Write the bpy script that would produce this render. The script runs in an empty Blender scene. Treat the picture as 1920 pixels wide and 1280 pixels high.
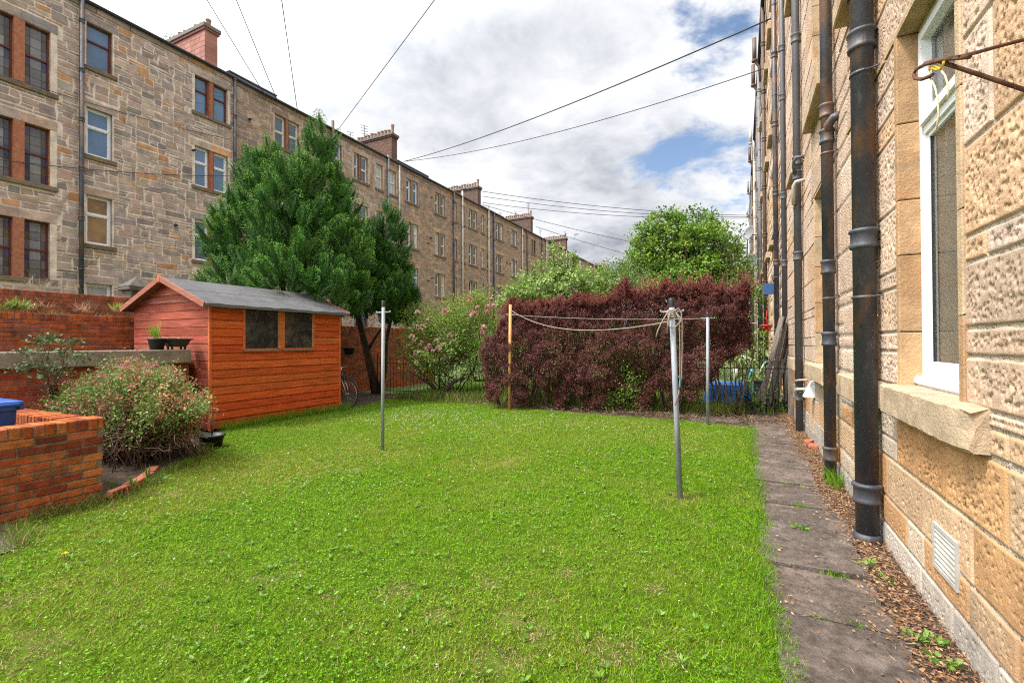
import bpy, math, random
import numpy as np

# ------------------------------------------------------------------ camera, sky, sun, exposure
SC = bpy.context.scene
COL = SC.collection
FPX, CX, CY, CAMH = 880.0, 960.0, 635.6, 1.5
YAW, PIT, ROL = math.atan(430 / 880), math.radians(.5), math.radians(.3)
_f = np.array([-math.sin(YAW) * math.cos(PIT), math.cos(YAW) * math.cos(PIT), math.sin(PIT)])
_r0 = np.array([math.cos(YAW), math.sin(YAW), 0.0])
_u0 = np.cross(_r0, _f)
CR = _r0 * math.cos(ROL) - _u0 * math.sin(ROL)
CU = _u0 * math.cos(ROL) + _r0 * math.sin(ROL)
CF = _f
CC = np.array([0.0, 0.0, CAMH])


def ray(px, py):
    return CF + CR * (px - CX) / FPX - CU * (py - CY) / FPX


def at(px, py, d):
    return CC + ray(px, py) * d


def on(ax, val, px, py):
    d = ray(px, py)
    return CC + d * ((val - CC[ax]) / d[ax])


from mathutils import Matrix, Vector
cam_data = bpy.data.cameras.new('camera')
cam = bpy.data.objects.new('camera', cam_data)
COL.objects.link(cam)
SC.camera = cam
cam.matrix_world = Matrix(((CR[0], CU[0], -CF[0], CC[0]), (CR[1], CU[1], -CF[1], CC[1]),
                           (CR[2], CU[2], -CF[2], CC[2]), (0, 0, 0, 1)))
cam_data.sensor_width = 36.0
cam_data.lens = 36.0 * FPX / 1920.0
cam_data.shift_y = (CY - 640.0) / 1920.0
cam_data.clip_start = 0.05
cam_data.clip_end = 3000.0

SUN_DIR = Vector((-.36, -.40, .86)).normalized()
SUN_EL = math.asin(SUN_DIR.z)
SUN_AZ = math.atan2(SUN_DIR.x, SUN_DIR.y)

world = bpy.data.worlds.new("World")
SC.world = world
world.use_nodes = True


def build_world():
    nt = world.node_tree
    N, L = nt.nodes, nt.links
    N.clear()
    out = N.new('ShaderNodeOutputWorld')
    tc = N.new('ShaderNodeTexCoord')
    sky = N.new('ShaderNodeTexSky')
    sky.sky_type = 'NISHITA'
    sky.sun_disc = False
    sky.sun_elevation = SUN_EL
    sky.sun_rotation = SUN_AZ
    bg_sky = N.new('ShaderNodeBackground')
    bg_sky.inputs[1].default_value = .13
    L.new(sky.outputs[0], bg_sky.inputs[0])

    def math_(op, a, b=None, c=None, clamp=False):
        n = N.new('ShaderNodeMath')
        n.operation = op
        n.use_clamp = clamp
        for i, v in enumerate((a, b, c)):
            if v is None:
                continue
            if isinstance(v, (int, float)):
                n.inputs[i].default_value = v
            else:
                L.new(v, n.inputs[i])
        return n.outputs[0]

    def dot(v):
        n = N.new('ShaderNodeVectorMath')
        n.operation = 'DOT_PRODUCT'
        L.new(tc.outputs['Generated'], n.inputs[0])
        n.inputs[1].default_value = tuple(float(x) for x in v)
        return n.outputs['Value']

    def blob(px, py, deg, soft=.5):
        """a soft round patch of sky round one direction (1 in its middle)"""
        d = ray(px, py)
        d = d / np.linalg.norm(d)
        c0, c1 = math.cos(math.radians(deg)), math.cos(math.radians(deg * (1 - soft)))
        n = N.new('ShaderNodeMapRange')
        n.interpolation_type = 'SMOOTHSTEP'
        L.new(dot(d), n.inputs['Value'])
        n.inputs['From Min'].default_value = c0
        n.inputs['From Max'].default_value = c1
        return n.outputs[0]

    sep = N.new('ShaderNodeSeparateXYZ')
    L.new(tc.outputs['Generated'], sep.inputs[0])
    zz = math_('ADD', math_('MAXIMUM', sep.outputs[2], 0.0), .22)
    comb = N.new('ShaderNodeCombineXYZ')
    L.new(math_('DIVIDE', sep.outputs[0], zz), comb.inputs[0])
    L.new(math_('DIVIDE', sep.outputs[1], zz), comb.inputs[1])

    def noise(scale, detail, rough, off, dist=0.0):
        mp = N.new('ShaderNodeMapping')
        mp.inputs['Location'].default_value = off
        L.new(comb.outputs[0], mp.inputs[0])
        n = N.new('ShaderNodeTexNoise')
        n.inputs['Scale'].default_value = scale
        n.inputs['Detail'].default_value = detail
        n.inputs['Roughness'].default_value = rough
        n.inputs['Distortion'].default_value = dist
        L.new(mp.outputs[0], n.inputs['Vector'])
        return n.outputs['Fac']

    cover = noise(2.6, 9, .62, (3.1, 1.7, 0), .25)
    # fewer clouds towards the right of the view, where the blue shows
    gap = math_('ADD', math_('MULTIPLY', blob(1330, 290, 13, .9), .165), math_('MULTIPLY', blob(1275, 15, 9, .9), .13))
    gap = math_('ADD', gap, math_('MULTIPLY', blob(1050, 395, 5, .9), .05))
    cov = math_('SUBTRACT', math_('ADD', cover, .13), gap)
    ramp = N.new('ShaderNodeMapRange')
    ramp.interpolation_type = 'SMOOTHSTEP'
    L.new(cov, ramp.inputs['Value'])
    ramp.inputs['From Min'].default_value = .37
    ramp.inputs['From Max'].default_value = .52
    # grey bellies of the clouds
    shade = noise(1.5, 7, .58, (7.7, 2.2, 0), .2)
    fine = noise(5.0, 8, .6, (1.2, 9.3, 0), .3)
    sh = math_('ADD', math_('MULTIPLY', shade, .62), math_('MULTIPLY', fine, .38))
    dark = math_('ADD', math_('MULTIPLY', blob(1180, 470, 17, .95), .115), math_('MULTIPLY', blob(880, 110, 10, .95), .10))
    sh = math_('SUBTRACT', sh, dark)
    cr = N.new('ShaderNodeValToRGB')
    e = cr.color_ramp.elements
    e[0].position, e[0].color = .27, (.29, .31, .36, 1)
    e[1].position, e[1].color = .52, (.76, .77, .79, 1)
    m = cr.color_ramp.elements.new(.40)
    m.color = (.55, .57, .61, 1)
    L.new(sh, cr.inputs[0])
    # sky brightened round the sun, unseen behind the camera, to add light
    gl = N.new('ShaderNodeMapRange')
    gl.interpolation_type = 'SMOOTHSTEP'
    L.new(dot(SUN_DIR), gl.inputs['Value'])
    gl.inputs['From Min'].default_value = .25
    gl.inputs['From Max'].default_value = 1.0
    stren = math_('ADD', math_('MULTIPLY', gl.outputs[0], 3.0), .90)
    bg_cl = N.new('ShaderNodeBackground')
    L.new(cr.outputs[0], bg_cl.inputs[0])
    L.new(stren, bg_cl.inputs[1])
    mix = N.new('ShaderNodeMixShader')
    L.new(ramp.outputs[0], mix.inputs[0])
    L.new(bg_sky.outputs[0], mix.inputs[1])
    L.new(bg_cl.outputs[0], mix.inputs[2])
    L.new(mix.outputs[0], out.inputs[0])


build_world()

sun_data = bpy.data.lights.new('sun', 'SUN')
sun_data.energy = 3.6
sun_data.angle = math.radians(11)
sun_data.color = (1.0, .95, .88)
sun = bpy.data.objects.new('sun', sun_data)
COL.objects.link(sun)
sun.rotation_euler = (-SUN_DIR).to_track_quat('-Z', 'Y').to_euler()

SC.view_settings.view_transform = 'Standard'
SC.view_settings.look = 'None'
SC.view_settings.exposure = 0.6
SC.view_settings.gamma = 1.0
SC.render.engine = 'CYCLES'
SC.cycles.max_bounces = 6
SC.cycles.diffuse_bounces = 3
SC.cycles.glossy_bounces = 3
SC.cycles.transmission_bounces = 4
SC.cycles.transparent_max_bounces = 6
SC.cycles.use_denoising = False
SC.cycles.sample_clamp_indirect = 1.0
SC.cycles.sample_clamp_direct = 5.0
SC.cycles.pixel_filter_type = 'BLACKMAN_HARRIS'
SC.cycles.filter_width = 1.15

# ------------------------------------------------------------------ helpers
random.seed(7)
RNG = np.random.default_rng(11)


def tag(o, label=None, cat=None, group=None, kind=None):
    if label:
        o['label'] = label
    if cat:
        o['category'] = cat
    if group:
        o['group'] = group
    if kind:
        o['kind'] = kind
    return o


def empty(name, loc, label, cat, group=None):
    o = bpy.data.objects.new(name, None)
    o.empty_display_size = .1
    COL.objects.link(o)
    o.location = tuple(float(v) for v in loc)
    return tag(o, label, cat, group)


def world_loc(o):
    v = Vector((0, 0, 0))
    while o is not None:
        v += o.location
        o = o.parent
    return v


def link(name, me, parent=None, loc=None):
    o = bpy.data.objects.new(name, me)
    COL.objects.link(o)
    if parent is not None:
        o.parent = parent
    if loc is not None:
        o.location = tuple(float(v) for v in loc)
    return o


def mesh_np(name, V, F, mat, parent=None, col=None, smooth=False):
    """one mesh object from numpy arrays; V are world points, moved into the parent's space"""
    V = np.asarray(V, np.float32)
    F = np.asarray(F, np.int32)
    if parent is not None:
        V = V - np.array(world_loc(parent), np.float32)
    me = bpy.data.meshes.new(name)
    n, k = F.shape
    me.vertices.add(len(V))
    me.vertices.foreach_set('co', V.ravel())
    me.loops.add(n * k)
    me.loops.foreach_set('vertex_index', F.ravel())
    me.polygons.add(n)
    me.polygons.foreach_set('loop_start', np.arange(0, n * k, k, dtype=np.int32))
    me.polygons.foreach_set('loop_total', np.full(n, k, np.int32))
    if smooth:
        me.polygons.foreach_set('use_smooth', np.ones(n, bool))
    if col is not None:
        c = np.ones((n, 4), np.float32)
        c[:, :3] = col
        a = me.attributes.new('Col', 'FLOAT_COLOR', 'FACE')
        a.data.foreach_set('color', c.ravel())
    me.update(calc_edges=True)
    me.materials.append(mat)
    return link(name, me, parent)


class MB:
    """collects shapes (world coordinates) that become ONE mesh"""

    def __init__(self):
        self.v, self.f, self.c, self.s = [], [], [], []

    def add(self, vs, fs, col=(1, 1, 1), smooth=False):
        b = len(self.v)
        self.v.extend([tuple(map(float, p)) for p in vs])
        for f in fs:
            self.f.append(tuple(i + b for i in f))
            self.c.append(col)
            self.s.append(smooth)

    def box(self, lo, hi, col=(1, 1, 1)):
        x0, y0, z0 = lo
        x1, y1, z1 = hi
        self.add([(x0, y0, z0), (x1, y0, z0), (x1, y1, z0), (x0, y1, z0), (x0, y0, z1), (x1, y0, z1), (x1, y1, z1), (x0, y1, z1)],
                 [(3, 2, 1, 0), (4, 5, 6, 7), (0, 1, 5, 4), (1, 2, 6, 5), (2, 3, 7, 6), (3, 0, 4, 7)], col)

    def cbox(self, o, ax, ay, az, lo, hi, ch=.003, col=(1, 1, 1), jit=0.0):
        """chamfered box in the frame o, ax, ay, az (numpy vectors)"""
        lo, hi = np.array(lo, float), np.array(hi, float)
        if jit:
            lo = lo + RNG.uniform(-jit, jit, 3)
            hi = hi + RNG.uniform(-jit, jit, 3)
        vs, fs = [], []
        rings = [(lo[1], ch), (lo[1] + ch, 0), (hi[1] - ch, 0), (hi[1], ch)]
        for yy, k in rings:
            for xx, z in ((lo[0] + k, lo[2] + k), (hi[0] - k, lo[2] + k), (hi[0] - k, hi[2] - k), (lo[0] + k, hi[2] - k)):
                vs.append(o + ax * xx + ay * yy + az * z)
        fs.append((0, 1, 2, 3))
        fs.append((15, 14, 13, 12))
        for r in range(3):
            for i in range(4):
                j = (i + 1) % 4
                a = r * 4
                fs.append((a + i, a + 4 + i, a + 4 + j, a + j))
        self.add(vs, fs, col)

    def quad(self, a, b, c, d, col=(1, 1, 1)):
        self.add([a, b, c, d], [(0, 1, 2, 3)], col)

    def tube(self, pts, rad, n=8, col=(1, 1, 1), caps=True, smooth=True):
        pts = [np.array(p, float) for p in pts]
        if isinstance(rad, (int, float)):
            rad = [rad] * len(pts)
        vs, fs = [], []
        up = None
        for i, p in enumerate(pts):
            t = pts[min(i + 1, len(pts) - 1)] - pts[max(i - 1, 0)]
            t = t / (np.linalg.norm(t) + 1e-9)
            if up is None:
                h = np.array([0, 0, 1.0]) if abs(t[2]) < .9 else np.array([1.0, 0, 0])
                a = np.cross(t, h)
            else:
                a = up - t * (up @ t)
            a = a / (np.linalg.norm(a) + 1e-9)
            up = a
            b = np.cross(t, a)
            for k in range(n):
                w = 2 * math.pi * k / n
                vs.append(p + (a * math.cos(w) + b * math.sin(w)) * rad[i])
        for i in range(len(pts) - 1):
            for k in range(n):
                k2 = (k + 1) % n
                fs.append((i * n + k, i * n + k2, (i + 1) * n + k2, (i + 1) * n + k))
        self.add(vs, fs, col, smooth)
        if caps:
            m = len(pts) - 1
            b0 = len(self.v) - len(vs)
            self.f.append(tuple(b0 + k for k in reversed(range(n))))
            self.f.append(tuple(b0 + m * n + k for k in range(n)))
            self.c += [col, col]
            self.s += [False, False]

    def lathe(self, c, prof, n=20, axis=(0, 0, 1), col=(1, 1, 1), smooth=True):
        """prof: (radius, height) pairs turned round the axis through c"""
        c = np.array(c, float)
        ax = np.array(axis, float)
        ax /= np.linalg.norm(ax)
        h = np.array([1.0, 0, 0]) if abs(ax[0]) < .9 else np.array([0, 1.0, 0])
        a = np.cross(ax, h)
        a /= np.linalg.norm(a)
        b = np.cross(ax, a)
        vs, fs = [], []
        for r, z in prof:
            for k in range(n):
                w = 2 * math.pi * k / n
                vs.append(c + ax * z + (a * math.cos(w) + b * math.sin(w)) * r)
        for i in range(len(prof) - 1):
            for k in range(n):
                k2 = (k + 1) % n
                fs.append((i * n + k, i * n + k2, (i + 1) * n + k2, (i + 1) * n + k))
        self.add(vs, fs, col, smooth)

    def build(self, name, mat, parent=None):
        V = np.array(self.v, float)
        if parent is not None:
            V = V - np.array(world_loc(parent))
        me = bpy.data.meshes.new(name)
        me.from_pydata([tuple(p) for p in V], [], self.f)
        a = me.attributes.new('Col', 'FLOAT_COLOR', 'FACE')
        c = np.ones((len(self.f), 4), np.float32)
        c[:, :3] = np.array(self.c, np.float32)
        a.data.foreach_set('color', c.ravel())
        me.polygons.foreach_set('use_smooth', np.array(self.s, bool))
        me.update()
        me.materials.append(mat)
        return link(name, me, parent)


def vnoise(x, y, seed=0):
    """smooth value noise, 0..1"""
    xi, yi = np.floor(x).astype(np.int64), np.floor(y).astype(np.int64)
    fx, fy = x - xi, y - yi
    fx, fy = fx * fx * (3 - 2 * fx), fy * fy * (3 - 2 * fy)

    def h(a, b):
        n = (a * 374761393 + b * 668265263 + seed * 974711) & 0x7fffffff
        n = ((n ^ (n >> 13)) * 1274126177) & 0x7fffffff
        return ((n ^ (n >> 16)) & 0xffff) / 65535.0
    return (h(xi, yi) * (1 - fx) + h(xi + 1, yi) * fx) * (1 - fy) + (h(xi, yi + 1) * (1 - fx) + h(xi + 1, yi + 1) * fx) * fy


def fbm(x, y, seed=0, o=4):
    s, a, t = 0, .5, 0
    for i in range(o):
        s = s + a * vnoise(x * 2 ** i, y * 2 ** i, seed + i * 17)
        t += a
        a *= .5
    return s / t


def unit(a):
    return a / (np.linalg.norm(a, axis=-1, keepdims=True) + 1e-9)


# ------------------------------------------------------------------ materials
def material(name, col=None, rough=.8, var=.25, scale=4.0, bump=.3, bscale=60.0, stretch=(1, 1, 1), spec=.3,
             metal=0.0, attr=False, stain=None, stain2=None, translucent=0.0, pit=None, coat=0.0):
    m = bpy.data.materials.new(name)
    m.use_nodes = True
    nt = m.node_tree
    N, L = nt.nodes, nt.links
    p = N['Principled BSDF']
    p.inputs['Roughness'].default_value = rough
    p.inputs['Specular IOR Level'].default_value = spec
    p.inputs['Metallic'].default_value = metal
    if coat:
        p.inputs['Coat Weight'].default_value = coat
        p.inputs['Coat Roughness'].default_value = .15
    tc = N.new('ShaderNodeTexCoord')
    mp = N.new('ShaderNodeMapping')
    mp.inputs['Scale'].default_value = stretch
    L.new(tc.outputs['Object'], mp.inputs[0])

    def noise(sc, det=6, ro=.6):
        n = N.new('ShaderNodeTexNoise')
        n.inputs['Scale'].default_value = sc
        n.inputs['Detail'].default_value = det
        n.inputs['Roughness'].default_value = ro
        L.new(mp.outputs[0], n.inputs['Vector'])
        return n.outputs['Fac']
    if attr:
        a = N.new('ShaderNodeAttribute')
        a.attribute_name = 'Col'
        base = a.outputs['Color']
    else:
        a = N.new('ShaderNodeRGB')
        a.outputs[0].default_value = (*col, 1)
        base = a.outputs[0]

    def mapr(v, a0, a1, b0, b1):
        n = N.new('ShaderNodeMapRange')
        L.new(v, n.inputs['Value'])
        for k, x in zip(('From Min', 'From Max', 'To Min', 'To Max'), (a0, a1, b0, b1)):
            n.inputs[k].default_value = x
        return n.outputs[0]

    def mix(fac, c1, c2, mode='MIX'):
        n = N.new('ShaderNodeMix')
        n.data_type = 'RGBA'
        n.blend_type = mode
        n.clamp_factor = True
        if isinstance(fac, (int, float)):
            n.inputs[0].default_value = fac
        else:
            L.new(fac, n.inputs[0])
        for i, c in ((6, c1), (7, c2)):
            if isinstance(c, tuple):
                n.inputs[i].default_value = (*c, 1)
            else:
                L.new(c, n.inputs[i])
        return n.outputs[2]
    if var:
        v = mapr(noise(scale), .3, .7, 1 - var, 1 + var)
        cmb = N.new('ShaderNodeCombineColor')
        for i in range(3):
            L.new(v, cmb.inputs[i])
        base = mix(1.0, base, cmb.outputs[0], 'MULTIPLY')
    for st in (stain, stain2):
        if st:
            c, sc, lo, hi = st[:4]
            base = mix(mapr(noise(sc, 8, .65), lo, hi, 0, st[4] if len(st) > 4 else 1.0), base, c)
    L.new(base, p.inputs['Base Color'])
    if bump:
        bn = N.new('ShaderNodeBump')
        bn.inputs['Strength'].default_value = bump
        bn.inputs['Distance'].default_value = .02
        if pit:
            vo = N.new('ShaderNodeTexVoronoi')
            vo.inputs['Scale'].default_value = pit
            L.new(mp.outputs[0], vo.inputs['Vector'])
            h1 = mapr(vo.outputs['Distance'], 0.0, .45, 0, 1)
            ad = N.new('ShaderNodeMath')
            ad.operation = 'ADD'
            L.new(h1, ad.inputs[0])
            L.new(noise(bscale, 6, .6), ad.inputs[1])
            L.new(ad.outputs[0], bn.inputs['Height'])
        else:
            L.new(noise(bscale, 8, .65), bn.inputs['Height'])
        L.new(bn.outputs[0], p.inputs['Normal'])
    if translucent:
        tr = N.new('ShaderNodeBsdfTranslucent')
        L.new(base, tr.inputs[0])
        ms = N.new('ShaderNodeMixShader')
        ms.inputs[0].default_value = translucent
        L.new(p.outputs[0], ms.inputs[1])
        L.new(tr.outputs[0], ms.inputs[2])
        L.new(ms.outputs[0], N['Material Output'].inputs[0])
    return m


def clear_glass(name):
    m = bpy.data.materials.new(name)
    m.use_nodes = True
    N, L = m.node_tree.nodes, m.node_tree.links
    N.clear()
    out = N.new('ShaderNodeOutputMaterial')
    tr = N.new('ShaderNodeBsdfTransparent')
    tr.inputs[0].default_value = (.80, .84, .84, 1)
    gl = N.new('ShaderNodeBsdfGlossy')
    gl.inputs['Roughness'].default_value = .02
    fr = N.new('ShaderNodeFresnel')
    fr.inputs[0].default_value = 1.5
    mx = N.new('ShaderNodeMixShader')
    L.new(fr.outputs[0], mx.inputs[0])
    L.new(tr.outputs[0], mx.inputs[1])
    L.new(gl.outputs[0], mx.inputs[2])
    L.new(mx.outputs[0], out.inputs[0])
    return m


MT = {}
MT['stone_old'] = material('weathered_sandstone', rough=.9, var=.28, scale=3.2, bump=.55, bscale=22, attr=True,
                           stain=((.07, .06, .055), 1.1, .57, .80, .55), stain2=((.30, .24, .17), 5.0, .58, .75, .5))
MT['stone_new'] = material('honey_sandstone', rough=.92, var=.16, scale=5, bump=.5, bscale=90, attr=True, spec=.12,
                           stain=((.46, .24, .10), 2.0, .56, .74, .5), stain2=((.15, .115, .085), 2.6, .54, .72, .65))
MT['stone_pecked'] = material('pecked_sandstone', rough=.92, var=.16, scale=5, bump=.8, bscale=60, attr=True, pit=40,
                              stain=((.48, .25, .09), 2.3, .56, .75, .45), stain2=((.16, .12, .09), 7.0, .62, .80, .5))
MT['stone_dressed'] = material('dressed_sandstone', rough=.92, var=.24, scale=9, bump=.6, bscale=60, attr=True, spec=.15,
                               stain=((.40, .20, .085), 2.6, .52, .70, .6), stain2=((.12, .10, .075), 4.0, .56, .74, .6))
MT['white_paint'] = material('white_paint', (.78, .79, .80), rough=.35, var=.04, bump=0, spec=.4)
MT['cream_paint'] = material('cream_paint', (.66, .62, .54), rough=.45, var=.08, bump=0)
MT['brown_paint'] = material('brown_paint', (.13, .035, .022), rough=.5, var=.2, bump=.1)
MT['dark_paint'] = material('dark_paint', (.035, .03, .035), rough=.5, var=.2, bump=.1)
MT['pane'] = material('window_glass', rough=.04, var=.35, scale=.7, bump=.02, bscale=1.2, attr=True, spec=.5, coat=.25)
MT['glass'] = clear_glass('clear_window_glass')
MT['iron'] = material('black_cast_iron', (.042, .045, .056), rough=.45, var=.45, scale=5, bump=.35, bscale=35, spec=.5,
                      stretch=(1, 1, .35), stain=((.17, .085, .038), 3.2, .50, .64, .85), stain2=((.15, .14, .14), 8, .58, .70, .6))
MT['iron_grey'] = material('grey_painted_pipe', (.085, .085, .092), rough=.5, var=.2, scale=5, bump=.2, spec=.4,
                           stretch=(1, 1, .3), stain=((.15, .11, .08), 3, .58, .76, .6))
MT['iron_brown'] = material('brown_painted_pipe', (.10, .065, .045), rough=.55, var=.25, scale=5, bump=.2, stretch=(1, 1, .3))
MT['pipe_white'] = material('off_white_pipe', (.42, .375, .32), rough=.5, var=.12, scale=2, bump=.1)
MT['plastic_white'] = material('white_plastic', (.74, .74, .72), rough=.4, var=.05, bump=0)
MT['rust'] = material('rusty_iron', (.10, .045, .025), rough=.85, var=.4, scale=20, bump=.5, bscale=90)
MT['brick'] = material('red_brick', rough=.9, var=.32, scale=12, bump=.8, bscale=55, attr=True, spec=.1,
                       stain=((.06, .045, .04), 4.5, .52, .72, .75), stain2=((.46, .38, .32), 14, .68, .78, .5))
MT['coping'] = material('weathered_coping', (.25, .20, .155), rough=.95, var=.3, scale=4, bump=.8, bscale=30,
                        stain=((.06, .055, .045), 3, .5, .72, .7), stain2=((.32, .30, .24), 11, .62, .74, .6))
MT['wood_front'] = material('orange_stained_wood', rough=.7, var=.36, scale=3.0, bump=.25, bscale=14, attr=True, stretch=(6, .8, 10), spec=.35,
                            stain=((.20, .03, .008), 2.6, .56, .72, .8), stain2=((.12, .02, .008), 9.0, .64, .74, .8))
MT['wood_gable'] = material('faded_red_wood', rough=.75, var=.28, scale=3.0, bump=.3, bscale=14, attr=True, stretch=(.8, 6, 10),
                            stain=((.42, .25, .20), 1.5, .56, .75, .6), stain2=((.16, .04, .025), 2.4, .60, .78, .6))
MT['wood_grey'] = material('weathered_grey_wood', (.20, .16, .13), rough=.9, var=.4, scale=6, bump=.4, bscale=20, stretch=(4, 4, .6))
MT['dark_stone'] = material('dark_weathered_stone', (.105, .092, .08), rough=.95, var=.35, scale=5, bump=.8, bscale=30)
MT['shed_glass'] = material('dusty_glass', (.022, .024, .024), rough=.10, var=.35, scale=3, bump=.04, bscale=6, spec=.6, stain=((.12, .11, .09), 7, .46, .70, .75))
MT['felt'] = material('roofing_felt', (.105, .105, .108), rough=.95, var=.22, scale=2.5, bump=.6, bscale=220,
                      stain=((.17, .165, .15), 1.4, .52, .72, .6), stain2=((.06, .065, .05), 5, .60, .75, .5))
MT['slate'] = material('roof_slate', (.075, .08, .095), rough=.7, var=.25, scale=4, bump=.3)
MT['flag'] = material('stone_flags', rough=.95, var=.38, scale=24, bump=1.0, bscale=60, attr=True, spec=.1,
                      stain=((.27, .22, .195), 3.2, .50, .68, .75), stain2=((.05, .042, .034), 4.7, .52, .68, .8))
MT['soil'] = material('dark_soil', (.055, .038, .027), rough=1, var=.5, scale=14, bump=1.0, bscale=45, stain=((.12, .085, .055), 9, .52, .7, .7))
MT['lawn'] = material('lawn_soil', (.085, .135, .012), rough=1, var=.45, scale=9, bump=1.0, bscale=70, spec=.05,
                      stain=((.30, .22, .12), 1.6, .60, .72, .7), stain2=((.02, .03, .008), 20, .5, .7, .6))
MT['ground'] = material('rough_ground', (.075, .11, .03), rough=1, var=.4, scale=3, bump=.6, bscale=30, stain=((.12, .09, .05), 1.3, .54, .7, .6))
MT['leaf'] = material('leaf', rough=.5, var=0, bump=0, attr=True, spec=.22, translucent=.25)
MT['needle'] = material('conifer_spray', rough=.6, var=0, bump=0, attr=True, spec=.15)
MT['dark_leaf'] = material('purple_leaf', rough=.65, var=0, bump=0, attr=True, spec=.10, translucent=.15)
MT['petal'] = material('petal', rough=.6, var=0, bump=0, attr=True, spec=.2, translucent=.3)
MT['grass'] = material('grass_blade', rough=.75, var=0, bump=0, attr=True, spec=.08, translucent=.25)
MT['clover'] = material('clover_leaf', rough=.75, var=0, bump=0, attr=True, spec=.10, translucent=.2)
MT['litter'] = material('leaf_litter', rough=.9, var=0, bump=0, attr=True)
MT['bark'] = material('bark', (.085, .055, .040), rough=.95, var=.4, scale=10, bump=.9, bscale=25, stretch=(2, 2, .4))
MT['twig'] = material('twig', (.14, .09, .065), rough=.9, var=.3, scale=10, bump=.2)
MT['galv'] = material('galvanised_steel', (.27, .29, .315), rough=.55, var=.3, scale=9, bump=.2, metal=.1, stretch=(1, 1, .3),
                      stain=((.10, .11, .12), 3, .55, .75, .6))
MT['yellow_post'] = material('peeling_yellow_paint', (.50, .29, .10), rough=.6, var=.18, scale=6, bump=.2, stretch=(1, 1, .4),
                             stain=((.13, .06, .03), 5, .63, .70, .9))
MT['rope'] = material('clothes_line', (.29, .24, .20), rough=.9, var=.2, bump=.2)
MT['wire'] = material('overhead_wire', (.035, .035, .04), rough=.6, var=0, bump=0)
MT['black_plastic'] = material('black_plastic', (.022, .022, .024), rough=.45, var=.2, bump=.05, spec=.4)
MT['blue_plastic'] = material('blue_plastic', (.012, .07, .30), rough=.4, var=.12, scale=3, bump=.03, spec=.45)
MT['blue_tub'] = material('bright_blue_plastic', (.012, .19, .66), rough=.42, var=.12, scale=3, bump=.03, spec=.45)
MT['turquoise'] = material('turquoise_plastic', (.06, .42, .52), rough=.4, var=.1, bump=0)
MT['red_plastic'] = material('red_plastic', (.55, .02, .02), rough=.4, var=.05, bump=0)
MT['sign_blue'] = material('blue_sign', (.04, .09, .22), rough=.4, var=.05, bump=0)
MT['railing'] = material('railing_paint', (.016, .015, .016), rough=.55, var=.3, bump=.2, stain=((.10, .05, .03), 8, .6, .72, .6))
MT['terracotta'] = material('chimney_pot_clay', (.26, .155, .105), rough=.9, var=.3, scale=6, bump=.2)
MT['chim_red'] = material('painted_red_stone', rough=.85, var=.12, scale=3, bump=.3, attr=True)
MT['curtain'] = material('net_curtain', (.80, .74, .64), rough=.9, var=.1, bump=0)
MT['room'] = material('dim_room', (.13, .10, .075), rough=.9, var=.2, bump=0)
MT['dish'] = material('dish_grey', (.20, .20, .21), rough=.5, var=.1, bump=0)
MT['tyre'] = material('tyre_rubber', (.02, .02, .02), rough=.8, var=.2, bump=.1)
MT['steel'] = material('bright_steel', (.45, .45, .46), rough=.35, var=.1, bump=0, metal=.7)
MT['vent_grey'] = material('vent_grey', (.40, .38, .345), rough=.7, var=.2, bump=.1)
MT['lead'] = material('lead_grey', (.16, .17, .18), rough=.6, var=.2, bump=.1)


# ------------------------------------------------------------------ stone walls
def subtract_rects(a0, a1, b0, b1, holes):
    """the rectangle a0..a1 x b0..b1 without the holes, as smaller rectangles"""
    ya = sorted({a0, a1} | {min(max(h[i], a0), a1) for h in holes for i in (0, 1)})
    zb = sorted({b0, b1} | {min(max(h[i], b0), b1) for h in holes for i in (2, 3)})
    out = []
    for j in range(len(zb) - 1):
        run = None
        for i in range(len(ya) - 1):
            yc, zc = (ya[i] + ya[i + 1]) / 2, (zb[j] + zb[j + 1]) / 2
            solid = not any(h[0] < yc < h[1] and h[2] < zc < h[3] for h in holes)
            if solid:
                run = [ya[i], ya[i + 1]] if run is None else [run[0], ya[i + 1]]
            if (not solid or i == len(ya) - 2) and run:
                out.append((run[0], run[1], zb[j], zb[j + 1]))
                run = None
    return out


def block(mb, X, sg, y0, y1, z0, z1, proud, ch, col, cor=None):
    """one stone of a wall in the plane x = X that faces sg*x"""
    c = cor if cor is not None else [(y0, z0), (y1, z0), (y1, z1), (y0, z1)]
    my, mz = sum(p[0] for p in c) / 4, sum(p[1] for p in c) / 4
    vs = [(X, p[0], p[1]) for p in c]
    for p in c:
        vs.append((X + sg * proud, p[0] + (ch if p[0] < my else -ch), p[1] + (ch if p[1] < mz else -ch)))
    fs = [(4, 5, 6, 7), (0, 1, 5, 4), (1, 2, 6, 5), (2, 3, 7, 6), (3, 0, 4, 7)]
    if sg < 0:
        fs = [tuple(reversed(f)) for f in fs]
    mb.add(vs, fs, col)


def pick(pal):
    c = pal[random.randrange(len(pal))]
    k = random.uniform(.86, 1.16)
    return tuple(min(.8, v * k * random.uniform(.96, 1.04)) for v in c)


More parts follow.
